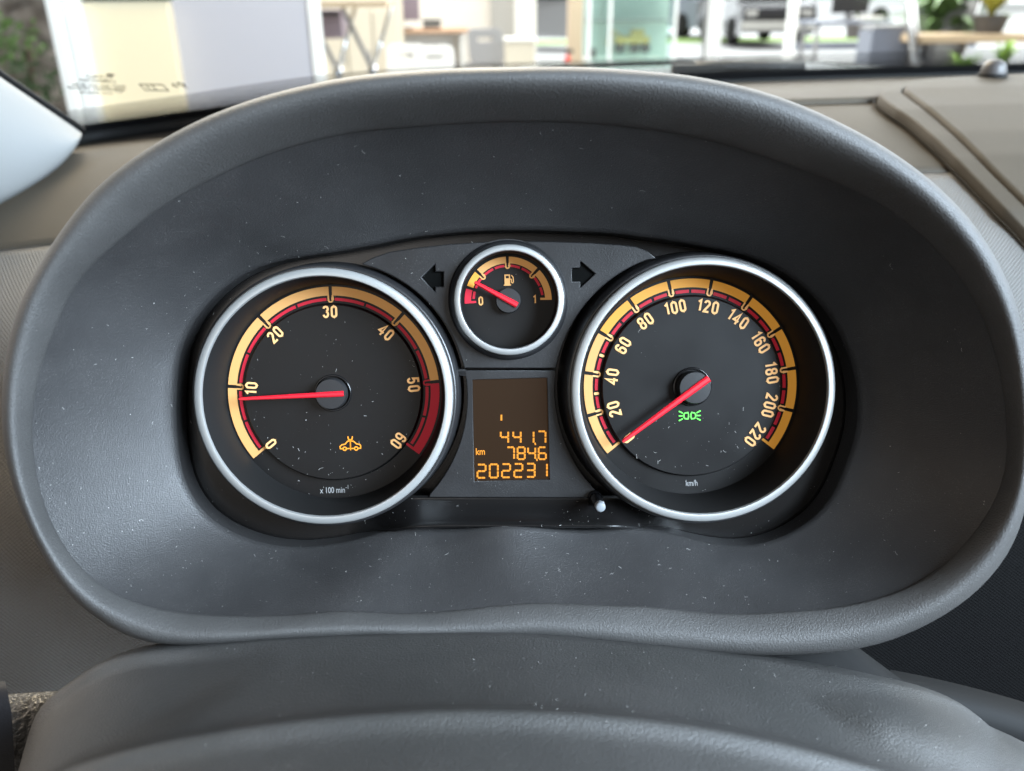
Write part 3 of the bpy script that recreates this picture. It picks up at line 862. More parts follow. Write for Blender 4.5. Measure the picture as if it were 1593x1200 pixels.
def dash_z(x, y):
    lo = None
    for i in range(len(PROF) - 1):
        a, b = dashpt(x, i), dashpt(x, i + 1)
        if y < -.005: return .5
        if b.y <= y <= a.y:
            return b.z + (a.z - b.z) * (y - b.y) / max(a.y - b.y, 1e-6)
    return dashpt(x, 0).z
def on_dash(px, py):
    d = MC.to_3x3() @ raydir(px, py); d.normalize(); t0 = .35; step = .012
    t = t0
    while t < 1.2:
        p = CAMW + d * t
        if p.z < dash_z(p.x, p.y) + .0022: break
        t += step
    lo, hi = t - step, t
    for _ in range(11):
        m_ = (lo + hi) / 2; p = CAMW + d * m_
        if p.z < dash_z(p.x, p.y) + .0022: hi = m_
        else: lo = m_
    return CAMW + d * hi
XL = [(128, 1500), (132, 1440), (139, 1402), (149, 1374), (158, 1365), (172, 1378), (200, 1418), (245, 1468), (298, 1520), (350, 1570), (402, 1620), (450, 1675), (500, 1750)]
XL2 = [(128, 1600), (134, 1480), (139, 1440), (147, 1410), (153, 1403), (164, 1415), (186, 1443), (232, 1494), (285, 1545), (333, 1593), (375, 1637), (420, 1690), (500, 1790)]
rows = []
y = 128.0
while y <= 470:
    xl = interp(XL, y); r = []
    offs = [-7, -5, -4, -3, -2, -1, 0, 1, 2, 3, 4, 6, 9, 13] + [interp(XL2, y) - xl + q for q in (-6, -4, -3, -2, -1, 0, 1, 2, 3, 4, 6, 9, 14)]
    offs = sorted(offs); last = offs[-1]
    offs += [last + (1850 - xl - last) * k / 12 for k in range(1, 13)]
    for o in offs:
        p = on_dash(xl + o, y)
        o2 = xl + o - interp(XL2, y)
        h = .0002 - .0045 * math.exp(-((o + 2.5) / 1.6) ** 2) + .0050 * sstep(-2, 5, o) + .0022 * sstep(-1, 6, o2) - .0032 * math.exp(-((o2 + 1) / 1.5) ** 2)
        r.append(Minv @ (p + Vector((0, 0, h))))
    rows.append(r); y += 2 if y < 200 else 5
v, f = loft(rows, False)
mesh('passenger_pad', v, f, 'dash', dash)
# lower left storage tray and dark edge, lower right knee trim
rows = []
for y, w in ((1078, .010), (1084, .016), (1120, .022), (1170, .024), (1230, .020)):
    rows.append([L(x, y - (x - 40) * .06, w) for x in range(-60, 190, 10)])
v, f = loft(rows, False)
tray = mesh('storage_flap', v, f, 'leather', None, top=MC)
tag(tray, 'small leather grained flap at the lower left corner below the woven trim', 'storage flap')
rows = []
for y, w in ((1060, .040), (1075, .048), (1110, .050), (1150, .046), (1230, .03)):
    rows.append([L(x + (y - 1110) * .12 + 4 * sin((y - 1060) * .03), y, w) for x in (-70, -40, -20, -4, 8, 13, 14)])
v, f = loft(rows, False)
stalk = mesh('stalk_lever', v, f, 'dark_trim', None, top=MC)
tag(stalk, 'blue black end of a control lever cut by the left edge of the picture', 'lever')
# trim under the hood at lower right
rows = []
for k in range(9):
    t = k / 8
    a, b = (1120 + 20 * t, 1000 + 60 * t), (1325 + 105 * t, 1000 + 78 * t)
    rows.append([L(a[0] + (b[0] - a[0]) * s / 10, a[1] + (b[1] - a[1]) * s / 10, .034 + .012 * t - (.02 if s == 10 else 0)) for s in range(11)])
v, f = loft(rows, False)
lt = mesh('column_trim', v, f, 'rubber', None, top=MC)
tag(lt, 'flat black trim wedge between gauge hood and column cover at lower right', 'trim')
rows = []
for k in range(14):
    x = 1385 + k * 24
    y0 = 1046 + 0.18 * (x - 1385) + .0003 * (x - 1385) ** 2
    c = [(y0 - 4, .008), (y0 + 3, .018), (y0 + 14, .026), (y0 + 30, .030), (y0 + 60, .030), (y0 + 140, .02)]
    rows.append([L(x, y, w) for y, w in c])
v, f = loft(rows, False)
kt = mesh('knee_trim', v, f, M['rubber'], None, top=MC)
tag(kt, 'black rolled lower trim edge at the right beside the column cover', 'trim')
# light sensor dome
p = on_dash(1541, 133) + Vector((0, 0, .0085))
v, f = lathe([(.0155, -.002), (.0155, .002), (.0150, .006), (.0135, .0105), (.0105, .0142), (.006, .0163), (.002, .0169), (.00005, .017)], (0, 0, 0), 40)
sen = empty('light_sensor', tuple(p))
sen.scale = (.68, .68, .74)
tag(sen, 'small dark dome sensor on the dashboard pad by the windscreen', 'sensor')
mesh('dome', v, f, mat('sensor_dome', (.05, .046, .045), .5), sen)
v, f = lathe([(.0175, -.001), (.0175, .0012), (.0160, .0018), (.0153, .0014)], (0, 0, 0), 40)
mesh('base_ring', v, f, 'rubber', sen)
# windscreen pillar trim
A_ = [(-140, 20), (-60, 78), (0, 120), (50, 154), (90, 181), (118, 200), (127, 207)]
B_ = [(-140, 372), (-60, 347), (0, 322), (50, 293), (92, 262), (118, 232), (127, 212)]
rows = []
for k in range(7):
    Yd = [.24, .28, .32, .35, .38, .40, .415][k]
    r = []
    for s in range(13):
        t = s / 12
        x = A_[k][0] + (B_[k][0] - A_[k][0]) * t; y = A_[k][1] + (B_[k][1] - A_[k][1]) * t
        r.append(W(x, y, Yd - .030 * sin(pi * t) ** .7 * (1 - .6 * k / 6) - .03 * t))
    r.insert(0, W(*A_[k], Yd + .02)); r.append(W(*B_[k], Yd + .02))
    rows.append(r)
v, f = loft(rows, False)
pil = mesh('pillar_trim', v, f, 'pillar_trim')
pil.modifiers.new('sub', 'SUBSURF').render_levels = 2
MB().tube([W(x + 2, y - 4, .30 + .115 * min(max((x + 60) / 187, 0), 1)) for x, y in [(-60, 76)] + A_[2:]], .0028, 8).build('seal', 'rubber', pil, True)
tag(pil, 'pale grey windscreen pillar trim at the upper left corner', 'pillar trim')

# ================================================================== WINDSCREEN
glass = bpy.data.materials.new('windscreen_glass'); glass.use_nodes = True
nt = glass.node_tree; nt.nodes.clear()
o_ = nt.nodes.new('ShaderNodeOutputMaterial'); mx = nt.nodes.new('ShaderNodeMixShader')
tr = nt.nodes.new('ShaderNodeBsdfTransparent'); tr.inputs[0].default_value = (.93, .96, .95, 1)
gl = nt.nodes.new('ShaderNodeBsdfGlossy'); gl.inputs['Roughness'].default_value = .03
fr = nt.nodes.new('ShaderNodeFresnel'); fr.inputs['IOR'].default_value = 1.2
nt.links.new(fr.outputs[0], mx.inputs[0]); nt.links.new(tr.outputs[0], mx.inputs[1]); nt.links.new(gl.outputs[0], mx.inputs[2])
nt.links.new(mx.outputs[0], o_.inputs[0])
M['glass'] = glass
pxs = [-200 + 25 * i for i in range(89)]
scr = empty('windscreen', tuple(wsp(800, 0)))
tag(scr, 'clear windscreen with black dotted border behind the dashboard', 'windscreen')
so = scr.location
rows = [[wsp(x, s) - so for x in pxs] for s in [-.03 + .05 * i for i in range(14)]]
v, f = loft(rows, False)
mesh('glass_pane', v, f, 'glass', scr)
frit = bpy.data.materials.new('frit_print'); frit.use_nodes = True
nt = frit.node_tree; pb = nt.nodes['Principled BSDF']
pb.inputs['Base Color'].default_value = (.006, .006, .007, 1); pb.inputs['Roughness'].default_value = .35
tr = nt.nodes.new('ShaderNodeBsdfTransparent'); mx = nt.nodes.new('ShaderNodeMixShader')
uv = nt.nodes.new('ShaderNodeUVMap'); sp = nt.nodes.new('ShaderNodeSeparateXYZ')
nt.links.new(uv.outputs[0], sp.inputs[0])
def mth(op, a, b=None):
    n = nt.nodes.new('ShaderNodeMath'); n.operation = op
    for i, q in enumerate((a, b)):
        if q is None: continue
        if isinstance(q, (int, float)): n.inputs[i].default_value = q
        else: nt.links.new(q, n.inputs[i])
    return n.outputs[0]
pit_ = .0030
su = mth('SINE', mth('MULTIPLY', mth('ADD', sp.outputs[0], sp.outputs[1]), pi / pit_))
sv = mth('SINE', mth('MULTIPLY', mth('SUBTRACT', sp.outputs[0], sp.outputs[1]), pi / pit_))
dots = mth('ABSOLUTE', mth('MULTIPLY', su, sv))
thr = mth('DIVIDE', mth('SUBTRACT', sp.outputs[1], .012), .026)
alpha = mth('GREATER_THAN', dots, mth('ADD', mth('MULTIPLY', thr, .45), .08))
alpha = mth('MAXIMUM', alpha, mth('LESS_THAN', sp.outputs[1], .012))
nt.links.new(alpha, mx.inputs[0]); nt.links.new(tr.outputs[0], mx.inputs[1]); nt.links.new(pb.outputs[0], mx.inputs[2])
nt.links.new(mx.outputs[0], nt.nodes['Material Output'].inputs[0])
M['frit'] = frit
fx = [-200 + 12 * i for i in range(185)]
fs = [-.025, -.01, 0, .006, .012, .02, .03, .038]
rows = [[wsp(x, s) + Vector((0, -.0012, -.0012)) - so for x in fx] for s in fs]
v, f = loft(rows, False)
fo = mesh('border_print', v, f, 'frit', scr)
uvl = fo.data.uv_layers.new(name='UVMap')
acc = [0]
for i in range(1, len(fx)): acc.append(acc[-1] + (wsp(fx[i], 0) - wsp(fx[i - 1], 0)).length)
n_ = len(fx)
for lp in fo.data.loops:
    uvl.data[lp.index].uv = (acc[lp.vertex_index % n_], fs[lp.vertex_index // n_])
# rubber strip where the glass meets the dashboard
mb = MB().tube([wsp(x, -.004) + Vector((0, -.004, -.003)) - so for x in pxs], .0055, 8)
mb.build('seal', 'rubber', scr, True)
# etched marking, seen from inside so it reads backwards
def on_glass(px, py):
    for k in range(400):
        s = k * .001
        lo, hi = -200, 2200
        q = None
        for x in (px,):
            p = wsp(x, s); d = RC.transposed() @ (MC.inverted() @ p - CAMC)
            yy = CYP + d.y / d.z * F; xx = CXP - d.x / d.z * F
            if yy <= py: return wsp(px + (px - xx), s)
    return p
def mark_mtx(px, py):
    p = on_glass(px, py)
    ux = (on_glass(px + 30, py) - on_glass(px - 30, py)).normalized()
    uy = Vector((0, -.80, .60)); uy = (uy - ux * uy.dot(ux)).normalized(); uz = ux.cross(uy)
    R3 = Matrix((ux, uy, uz)).transposed().to_4x4()
    return Matrix.Translation(p - so + uz * .0016) @ R3 @ Matrix.Diagonal((-1, 1.15, 1, 1))
pxm = (W(200, 130, .3) - CAMW).length / F
M['etch'] = mat('etched_print', (.02, .018, .015), .6)
for s, px, py, sz in (('FUYAO', 147, 127.5, 8.5), ('LAMINATED', 145, 133.5, 7), ('DOT 563 AS1 M 84', 149, 139.5, 7), ('43R-000255 TRANSP', 145, 144.5, 7), ('CCC E000199', 146, 149.5, 6)):
    text_mesh('glass_marking', s, sz * .00074, 'etch', scr, mark_mtx(px, py), 1.0, .00009)
def mark_lines(lines, px, py, sw):
    mb = MB()
    for pts, cl in lines: mb.ribbon([(x * .00055, y * .00055) for x, y in pts], sw * .00055, 0, cl)
    mb.build('glass_marking', 'etch', scr, mtx=mark_mtx(px, py))
mark_lines([(circ(0, 0, 5, 16), True)], 181, 146, 1.2)
mark_lines([([(-5, 1), (-1, 3), (0, 0), (3, 3), (6, 1), (1, -2)], True)], 166, 125, 2.2)
mark_lines([([(-20, -7), (20, -7), (20, 7), (-20, 7)], True), ([(0, -7), (0, 7)], False), ([(10, -4), (10, 4)], False), ([(8, 2), (12, 2)], False)], 238, 140, 2.4)
mark_lines([([(12, -2), (6, -5), (8, 3), (12, -2)], False), ([(-12, 3), (-4, 6), (0, 2), (-8, -2)], True), ([(-12, -6), (-6, -2)], False)], 277, 136, 2.6)

# ================================================================== OUTSIDE THE GLASS: wiper and bonnet
wip = empty('windscreen_wiper', tuple(W(1150, 108, .75)))
wo = wip.location
tag(wip, 'black wiper arm resting along the bottom of the windscreen', 'wiper')
mb = MB()
pts = [(1062, 118), (1082, 106), (1120, 104.5), (1180, 105), (1248, 105)]
rings = []
for (x, y), h in zip(pts, (5, 10, 11.5, 11, 10)):
    c = W(x, y, .74); a = (W(x, y - h, .74) - c).z
    rings.append([c - wo + Vector((0, .012 * cos(t), a * sin(t))) for t in [2 * pi * i / 12 for i in range(12)]])
v, f = loft(rings); f += [tuple(range(11, -1, -1)), tuple(range(48, 60))]
mesh('arm', v, f, 'wiper', wip)
mb = MB().tube([W(x, y, .76) - wo for x, y in ((820, 111), (900, 103.5), (980, 100), (1060, 97.5), (1130, 96), (1245, 96))], .0022, 8)
mb.build('blade', 'rubber', wip, True)
mb = MB().box(-.03, .03, -.008, .008, -.004, .006, Matrix.Translation(W(1085, 108, .735) - wo))
mb.build('hinge', 'wiper', wip)
rows = []
for k in range(12):
    y = .80 + .075 * k
    r = []
    for i in range(31):
        x = -.35 + 1.4 * i / 30
        cx = (x - .35) / .70
        z = .968 + .012 * sin(k / 11 * pi * .6) - .05 * (k / 11) ** 2 - .10 * abs(cx) ** 2.6
        r.append((x, y, z))
    rows.append(r)
v, f = loft(rows, False)
bon = mesh('car_bonnet', v, f, mat('bonnet_paint', (.55, .62, .60), .18, metal=.5, coat=1))
bon.modifiers.new('solid', 'SOLIDIFY').thickness = -.004
tag(bon, 'pale silver green bonnet of the car just beyond the windscreen', 'bonnet')

# ================================================================== SHOWROOM BEYOND
def cm(n, c, r=.6, **k):
    if n not in M: M[n] = mat(n, c, r, **k)
    return n
cm('floor_tile', (.55, .54, .52), .18); cm('wall_paint', (.72, .68, .62), .8); cm('paving', (.50, .50, .50), .8)
cm('white_frame', (.82, .84, .84), .35); cm('cream_board', (.80, .70, .50), .5); cm('lavender', (.42, .42, .47), .6)
cm('white_plastic', (.70, .70, .68), .4); cm('chrome', (.6, .62, .65), .2, metal=1); cm('wood', (.45, .28, .18), .5)
cm('black_plastic', (.02, .02, .022), .4); cm('grey_metal', (.22, .22, .23), .5); cm('beige_pillar', (.48, .38, .28), .7)
cm('light_pillar', (.68, .68, .65), .7); cm('grey_pillar', (.34, .33, .31), .7); cm('mint', (.55, .68, .64), .4)
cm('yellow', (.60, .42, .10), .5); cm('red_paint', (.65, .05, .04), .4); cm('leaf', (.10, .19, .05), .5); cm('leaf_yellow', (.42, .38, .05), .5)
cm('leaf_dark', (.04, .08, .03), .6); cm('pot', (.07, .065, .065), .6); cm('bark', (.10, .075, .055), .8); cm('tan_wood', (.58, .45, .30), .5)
cm('lilac', (.20, .16, .19), .6); cm('cream_cab', (.60, .55, .45), .5); cm('blue_grey', (.16, .18, .23), .5); cm('gravel', (.20, .18, .15), .9)
fl = structure(MB().add([(-14, 1.6, 0), (16, 1.6, 0), (16, 17, 0), (-14, 17, 0)], [(0, 1, 2, 3)]).build('floor', 'floor_tile'))
gr = structure(MB().add([(-60, 17, -.03), (90, 17, -.03), (90, 120, -.03), (-60, 120, -.03)], [(0, 1, 2, 3)]).build('ground', 'paving'))
# daylight sky behind everything
sk = bpy.data.materials.new('sky_light'); sk.use_nodes = True
pb = sk.node_tree.nodes['Principled BSDF']; pb.inputs['Base Color'].default_value = (0, 0, 0, 1)
pb.inputs['Specular IOR Level'].default_value = 0
pb.inputs['Emission Color'].default_value = (.93, .97, 1, 1); pb.inputs['Emission Strength'].default_value = 2.2
rows = [[(120 * sin(a), 10 + 110 * cos(a), z) for a in [radians(-80 + 8 * i) for i in range(21)]] for z in (-1, 15, 60)]
v, f = loft(rows, False)
sky = structure(mesh('sky', v, f, sk))
def wall(name, x0, x1, Y, z0, z1, m, t=.12):
    return MB().box(x0, x1, Y, Y + t, z0, z1).build(name, m)
def X(px, Y, py=50): return W(px, py, Y).x
def Z(px, py, Y): return W(px, py, Y).z
def bevelled(o, w=.01):
    b = o.modifiers.new('bevel', 'BEVEL'); b.width = w; b.segments = 2; return o
structure(wall('wall_back', X(470, 11), X(776, 11), 11, 0, 3.2, 'wall_paint'))
# left: window frame, boards
fr_ = empty('window_frame', (X(100, 2.9, 100), 2.9, 0))
tag(fr_, 'white window frame post with a grey groove beside the cream board', 'window frame')
def bar(name, pxa, pxb, Y, z0, z1, m, parent=None, t=.06, py=100):
    o = MB().box(X(pxa, Y, py), X(pxb, Y, py), Y, Y + t, z0, z1)
    if parent: o.v = [(p[0] - parent.location.x, p[1] - parent.location.y, p[2] - parent.location.z) for p in o.v]
    return bevelled(o.build(name, m, parent), .006)
bar('post', 89, 108, 2.86, 0, 2.2, 'white_frame', fr_); bar('groove', 108, 117, 2.93, 0, 2.2, 'light_pillar', fr_); bar('post', 117, 137, 2.89, 0, 2.2, 'white_frame', fr_)
p_ = empty('cream_board', (X(205, 2.95, 100), 2.95, 0)); tag(p_, 'tall cream board standing beside the white window frame', 'board')
bar('board', 136, 277, 2.95, 0, Z(200, 2, 2.95), 'cream_board', p_, .04); bar('top_rail', 134, 278, 2.94, Z(200, 2, 2.95) + .001, Z(200, -14, 2.95), 'black_plastic', p_, .06)
p_ = empty('partition_panel', (X(380, 3.1, 70), 3.1, 0)); tag(p_, 'grey lavender partition panel right of the cream board', 'partition')
bar('panel', 276, 484, 3.05, 0, 1.9, 'lavender', p_, .05, 80); bar('edge_post', 484.5, 500, 3.03, 0, 1.9, 'white_frame', p_, .07, 80)
# leaves and rough wall outside the left window
def leaves(n, c, ext, size, m, seed, parent=None, name='foliage', droop=.3):
    R = random.Random(seed); mb = MB()
    for _ in range(n):
        while True:
            q = Vector((R.uniform(-1, 1), R.uniform(-1, 1), R.uniform(-1, 1)))
            if q.length < 1: break
        p = Vector(c) + Vector((q.x * ext[0], q.y * ext[1], q.z * ext[2]))
        d = Vector((R.uniform(-1, 1), R.uniform(-1, 1), R.uniform(-.6, .8))).normalized(); s = d.orthogonal().normalized()
        l = size * R.uniform(.6, 1.3)
        mb.add([p, p + d * l * .5 + s * l * .22, p + d * l - Vector((0, 0, l * droop)), p + d * l * .5 - s * l * .22], [(0, 1, 2, 3)])
    return mb.build(name, m, parent)
rw = empty('rough_wall', (X(20, 6.5), 6.5, 0)); tag(rw, 'mottled grey brown outdoor wall behind the left window', 'wall')
R = random.Random(4); rows = []
for i in range(24):
    rows.append([(X(-160, 6.5) + .13 * j - rw.location.x, R.uniform(-.08, .08), .09 * i) for j in range(24)])
v, f = loft(rows, False)
mm = mat('rough_stone', (.16, .135, .115), .9, var=(5, (.42, .39, .36), .9)); mesh('stone_face', v, f, mm, rw)
bu = empty('shrub', (X(25, 5.6), 5.6, 0)); tag(bu, 'green shrub against the mottled wall at the far left', 'shrub')
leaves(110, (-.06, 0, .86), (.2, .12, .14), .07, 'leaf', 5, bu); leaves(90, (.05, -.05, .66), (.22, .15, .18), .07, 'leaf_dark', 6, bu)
MB().tube([(0, 0, 0), (.02, 0, .4), (.05, 0, .8)], .02, 6).build('stem', 'bark', bu)

def root(name, px, Y, label, cat, group=None, rz=0, py=50):
    o = empty(name, (X(px, Y, py), Y, 0), rz); tag(o, label, cat, group); return o
# tall table with crossed legs, cabinets behind
cb = root('storage_cabinet', 560, 8.6, 'cream storage cabinet behind the high table', 'cabinet')
hw = X(622, 8.6) - X(560, 8.6)
bevelled(MB().box(-hw, hw, 0, .5, .05, 1.25).build('carcass', 'cream_cab', cb))
for s in (-1, 0, 1): bevelled(MB().box(s * hw * .66 - hw * .31, s * hw * .66 + hw * .31, -.03, -.002, .1, .98).build('door', 'cream_cab', cb), .008)
for s in (-1, 0, 1): MB().box(s * hw * .66 + hw * .2, s * hw * .66 + hw * .24, -.05, -.031, .5, .62).build('handle', 'grey_metal', cb)
ht = root('high_table', 548, 6.0, 'high table with crossed steel legs at the right of the partition', 'table')
hw = X(612, 6.0) - X(548, 6.0)
bevelled(MB().box(-hw, hw, -.3, .3, 1.02, 1.06).build('table_top', 'tan_wood', ht))
for sx in (-.12, .12):
    MB().tube([(sx - .16, -.1, 1.02), (sx, 0, .62), (sx + .14, .1, 0)], .016, 8).build('leg', 'grey_metal', ht, True)
    MB().tube([(sx + .16, -.05, 1.02), (sx, 0, .62), (sx - .12, .1, 0)], .013, 8).build('leg', 'chrome', ht, True)
    v, f = lathe([(.03, -.03), (.03, .03), (.001, .03)], (sx, 0, .62), 12); mesh('joint', v, f, 'chrome', ht)
bx_ = root('dark_crate', 510, 6.6, 'dark grey box hanging under the high table', 'box')
bevelled(MB().box(-.11, .11, 0, .3, .80, 1.0).build('box', 'lilac', bx_)); MB().box(-.09, .09, -.012, -.001, .96, .985).build('lid', 'black_plastic', bx_)
def chair(px, Y, rz, label, shell, frame, k=1.0, sled=True):
    c = root('chair', px, Y, label, 'chair', 'showroom chairs', rz)
    # back shell with a grip slot
    lp = rr(-.21, 0, .21, .36, .07, 5); sl = rr(-.10, .225, .10, .265, .018, 3)
    b = plate('backrest', [lp, sl], 0, .025, shell, c, .008)
    b.rotation_euler = (radians(80), 0, 0); b.location = (0, -.02, .47)
    bevelled(MB().box(-.21, .21, -.0, .42, .435, .462).build('seat', shell, c), .01)
    for sx in (-1, 1):
        MB().tube([(sx * .19, .02, .435), (sx * .20, .0, .02), (sx * .20, .42, .02), (sx * .19, .40, .435)], .012, 8).build('leg', frame, c, True)
    MB().tube([(-.19, .2, .428), (.19, .2, .428)], .01, 8).build('cross_bar', frame, c)
    c.scale = (k, k, k)
    return c
chair(674, 7.7, radians(4), 'white shell chair with a slotted back in front of the brown desk', 'white_plastic', 'chrome', .84)
chair(628, 8.0, radians(-8), 'white shell chair behind, next to the high table', 'white_plastic', 'chrome', .84)
chair(757, 9.2, radians(25), 'grey chair with a chrome frame by the grey column', 'grey_metal', 'chrome', .95)
dk = root('desk', 660, 9.2, 'brown topped desk carrying a small black monitor', 'desk')
bevelled(MB().box(-.55, .45, 0, .7, .74, .78).build('desk_top', 'wood', dk), .006)
for sx in (-.5, .36): MB().box(sx, sx + .05, .05, .65, 0, .739).build('leg', 'white_plastic', dk)
MB().box(-.44, .35, .6, .62, .3, .739).build('modesty_panel', 'white_plastic', dk)
ph = root('desk_phone', 672, 9.35, 'small black telephone on the brown desk', 'telephone')
MB().box(-.09, .09, 0, .16, .781, .82).build('base', 'black_plastic', ph); bevelled(MB().box(-.1, .1, .02, .07, .83, .87).build('handset', 'black_plastic', ph), .015)
mo = root('monitor', 624, 9.3, 'dark lilac monitor at the left end of the brown desk', 'monitor')
bevelled(MB().box(-.20, .20, 0, .05, .86, 1.2).build('screen', 'lilac', mo), .01); MB().box(-.03, .03, .05, .08, .79, 1.0).build('neck', 'black_plastic', mo); MB().box(-.12, .12, -.05, .16, .781, .795).build('foot', 'black_plastic', mo)
# columns
def column(name, a, b, Y, label, m, t=.3, h=3.2):
    o = root(name, (a + b) / 2, Y, label, 'column'); hw = (X(b, Y) - X(a, Y)) / 2
    bevelled(MB().box(-hw, hw, 0, t, .1, h).build('shaft', m, o), .012); bevelled(MB().box(-hw - .015, hw + .015, -.015, t + .015, 0, .099).build('plinth', 'grey_metal', o), .006)
    return o
column('column', 764, 802, 10.6, 'grey column at the end of the beige wall', 'grey_pillar')
column('column', 802, 834, 10.0, 'pale cream column right of the grey one', 'light_pillar')
column('column', 886, 914, 9.0, 'tan brown column beside the glass cabinet', 'beige_pillar')
ex = root('fire_extinguisher', 884, 8.6, 'small red fire extinguisher at the foot of the tan column', 'extinguisher')
z0 = Z(884, 104, 8.6) - .12
v, f = lathe([(.001, 0), (.06, 0), (.065, .02), (.065, .30), (.05, .36), (.02, .39), (.001, .395)], (0, 0, z0 - .15), 20); mesh('cylinder', [(q[0] * .5, q[1] * .5, q[2]) for q in v], f, 'red_paint', ex)
MB().box(-.02, .05, -.015, .015, z0 + .245, z0 + .28).build('valve', 'black_plastic', ex)
MB().box(-.14, .14, -.14, .14, 0, z0 - .152).build('stand', 'grey_metal', ex)
pb_ = root('side_counter', 808, 8.4, 'low beige counter in front of the pale column', 'counter')
hw = X(832, 8.4) - X(808, 8.4); bevelled(MB().box(-hw * .9, hw, 0, .4, 0, Z(808, 65, 8.4)).build('body', 'cream_cab', pb_), .01)
bevelled(MB().box(-hw * .95, hw * 1.05, -.02, .42, Z(808, 65, 8.4) + .001, Z(808, 62, 8.4) + .01).build('counter_top', 'light_pillar', pb_), .004)
# glass cabinet with a yellow model
gc = root('display_cabinet', 985, 8.0, 'mint tinted glass display cabinet between tan column and white post', 'display cabinet')
xa, xb = X(914, 8) - gc.location.x, X(1052, 8) - gc.location.x
MB().box(xa, xb, .38, .40, .30, 1.6).build('back_panel', 'mint', gc)
MB().box(xa, xb, 0, .40, .2, .30).build('base', 'white_plastic', gc)
for zz in (Z(985, 33, 8.1), Z(985, -25, 8.1)): MB().box(xa + .01, xb - .01, .02, .37, zz, zz + .012).build('shelf', 'grey_metal', gc)
for xx in (xa, X(946, 8) - gc.location.x, xb - .03): MB().box(xx, xx + .028, -.02, .01, .302, 1.6).build('post', 'white_frame', gc)
M['mint_glass'] = bpy.data.materials.new('mint_glass'); M['mint_glass'].use_nodes = True
nt = M['mint_glass'].node_tree; pb = nt.nodes['Principled BSDF']; tr = nt.nodes.new('ShaderNodeBsdfTransparent'); tr.inputs[0].default_value = (.86, .96, .93, 1)
mx = nt.nodes.new('ShaderNodeMixShader'); mx.inputs[0].default_value = .06; pb.inputs['Roughness'].default_value = .05
nt.links.new(tr.outputs[0], mx.inputs[1]); nt.links.new(pb.outputs[0], mx.inputs[2]); nt.links.new(mx.outputs[0], nt.nodes['Material Output'].inputs[0])
MB().box(xa + .03, xb - .031, -.012, -.006, .302, 1.6).build('glass_front', 'mint_glass', gc)
ym = root('yellow_model', 985, 8.15, 'yellow and black model digger inside the glass cabinet', 'model')
zb = Z(985, 84, 8.1)
for xx in (-.12, .02, .12): 
    v, f = lathe([(.001, -.03), (.045, -.03), (.05, 0), (.045, .03), (.001, .03)], (0, 0, 0), 16)
    mesh('wheel', [Vector((q[0] + xx, q[2], q[1] + zb + .05)) for q in v], f, 'black_plastic', ym)
bevelled(MB().box(-.17, .15, -.05, .05, zb + .09, zb + .15).build('chassis', 'yellow', ym)); bevelled(MB().box(-.02, .10, -.045, .045, zb + .151, zb + .21).build('cab', 'yellow', ym))
MB().tube([(-.10, 0, zb + .14), (-.18, 0, zb + .2), (-.24, 0, zb + .08)], .014, 6).build('arm', 'yellow', ym)
MB().box(-.4, -.34, -.03, .03, zb - .03, zb + .05).build('figure_stand', 'pot', ym)
MB().box(-.45, .25, -.1, .1, zb - .06, zb - .031).build('plinth', 'white_plastic', ym)
wp_ = root('window_post', 1112, 7.2, 'white post standing in front of the parked pickup', 'window post'); hw = (X(1124, 7.2) - X(1102, 7.2)) / 2
bevelled(MB().box(-hw, hw, 0, .12, 0, 3).build('post', 'white_frame', wp_)); MB().box(-hw - .012, -hw - .001, .02, .1, 0, 3).build('gasket', 'grey_metal', wp_)
wp_ = root('window_mullion', 1232, 13, 'pale blue window mullion right of the parked pickup', 'window post')
MB().box(-.06, .06, 0, .12, 0, 3).build('post', 'white_frame', wp_); MB().box(.061, 2.8, .02, .1, .32, .42).build('sill', 'blue_grey', wp_)

# cars outside
def car(px, Y, rz, label, paint, k=1.0):
    c = root('parked_car', px, Y, label, 'car', 'cars outside the showroom', rz)
    prof = [(-2.1, .35), (-2.15, .62), (-2.02, .88), (-1.2, .98), (-.6, 1.42), (.9, 1.46), (1.75, 1.02), (2.08, .92), (2.12, .45), (2.0, .30), (-1.9, .30)]
    rings = [[(s * (.84 if z < 1.0 else .66), y, z) for y, z in prof] for s in (-1, 1)]
    v, f = loft(rings); n = len(prof); f += [tuple(range(n)), tuple(range(2 * n - 1, n - 1, -1))]
    bevelled(mesh('body', v, f, paint, c, False), .06)
    for y0, y1 in ((-1.16, -.64), (.95, 1.68)):
        z0_, z1_ = (1.01, 1.39) if y0 < 0 else (1.43, 1.06)
        sg = -1 if y0 < 0 else 1
        mesh('window', [(-.66, y0 + sg * .03, z0_ + .02), (.66, y0 + sg * .03, z0_ + .02), (.58, y1 + sg * .03, z1_ + .02), (-.58, y1 + sg * .03, z1_ + .02)], [(0, 1, 2, 3)], 'black_plastic', c, False)
    for sx in (-1, 1):
        mesh('side_window', [(sx * .85, -.9, 1.02), (sx * .85, 1.3, 1.02), (sx * .72, .8, 1.38), (sx * .72, -.5, 1.38)], [(0, 1, 2, 3)], 'black_plastic', c, False)
        for y in (-1.3, 1.3):
            v, f = lathe([(.001, -.1), (.2, -.1), (.31, -.09), (.32, 0), (.31, .09), (.2, .1), (.001, .1)], (0, 0, 0), 24)
            mesh('wheel', [Vector((q[2] + sx * .78, q[0] + y, q[1] + .32)) for q in v], f, 'rubber', c)
        MB().box(sx * .62 - .13, sx * .62 + .13, -2.17, -2.10, .66, .78).build('headlight', 'white_plastic', c)
    bevelled(MB().box(-.84, .84, -2.22, -2.08, .36, .56).build('bumper', 'light_pillar', c), .03)
    MB().box(-.5, .5, -2.2, -2.15, .60, .70).build('grille', 'black_plastic', c)
    c.scale = (k, k, k); return c
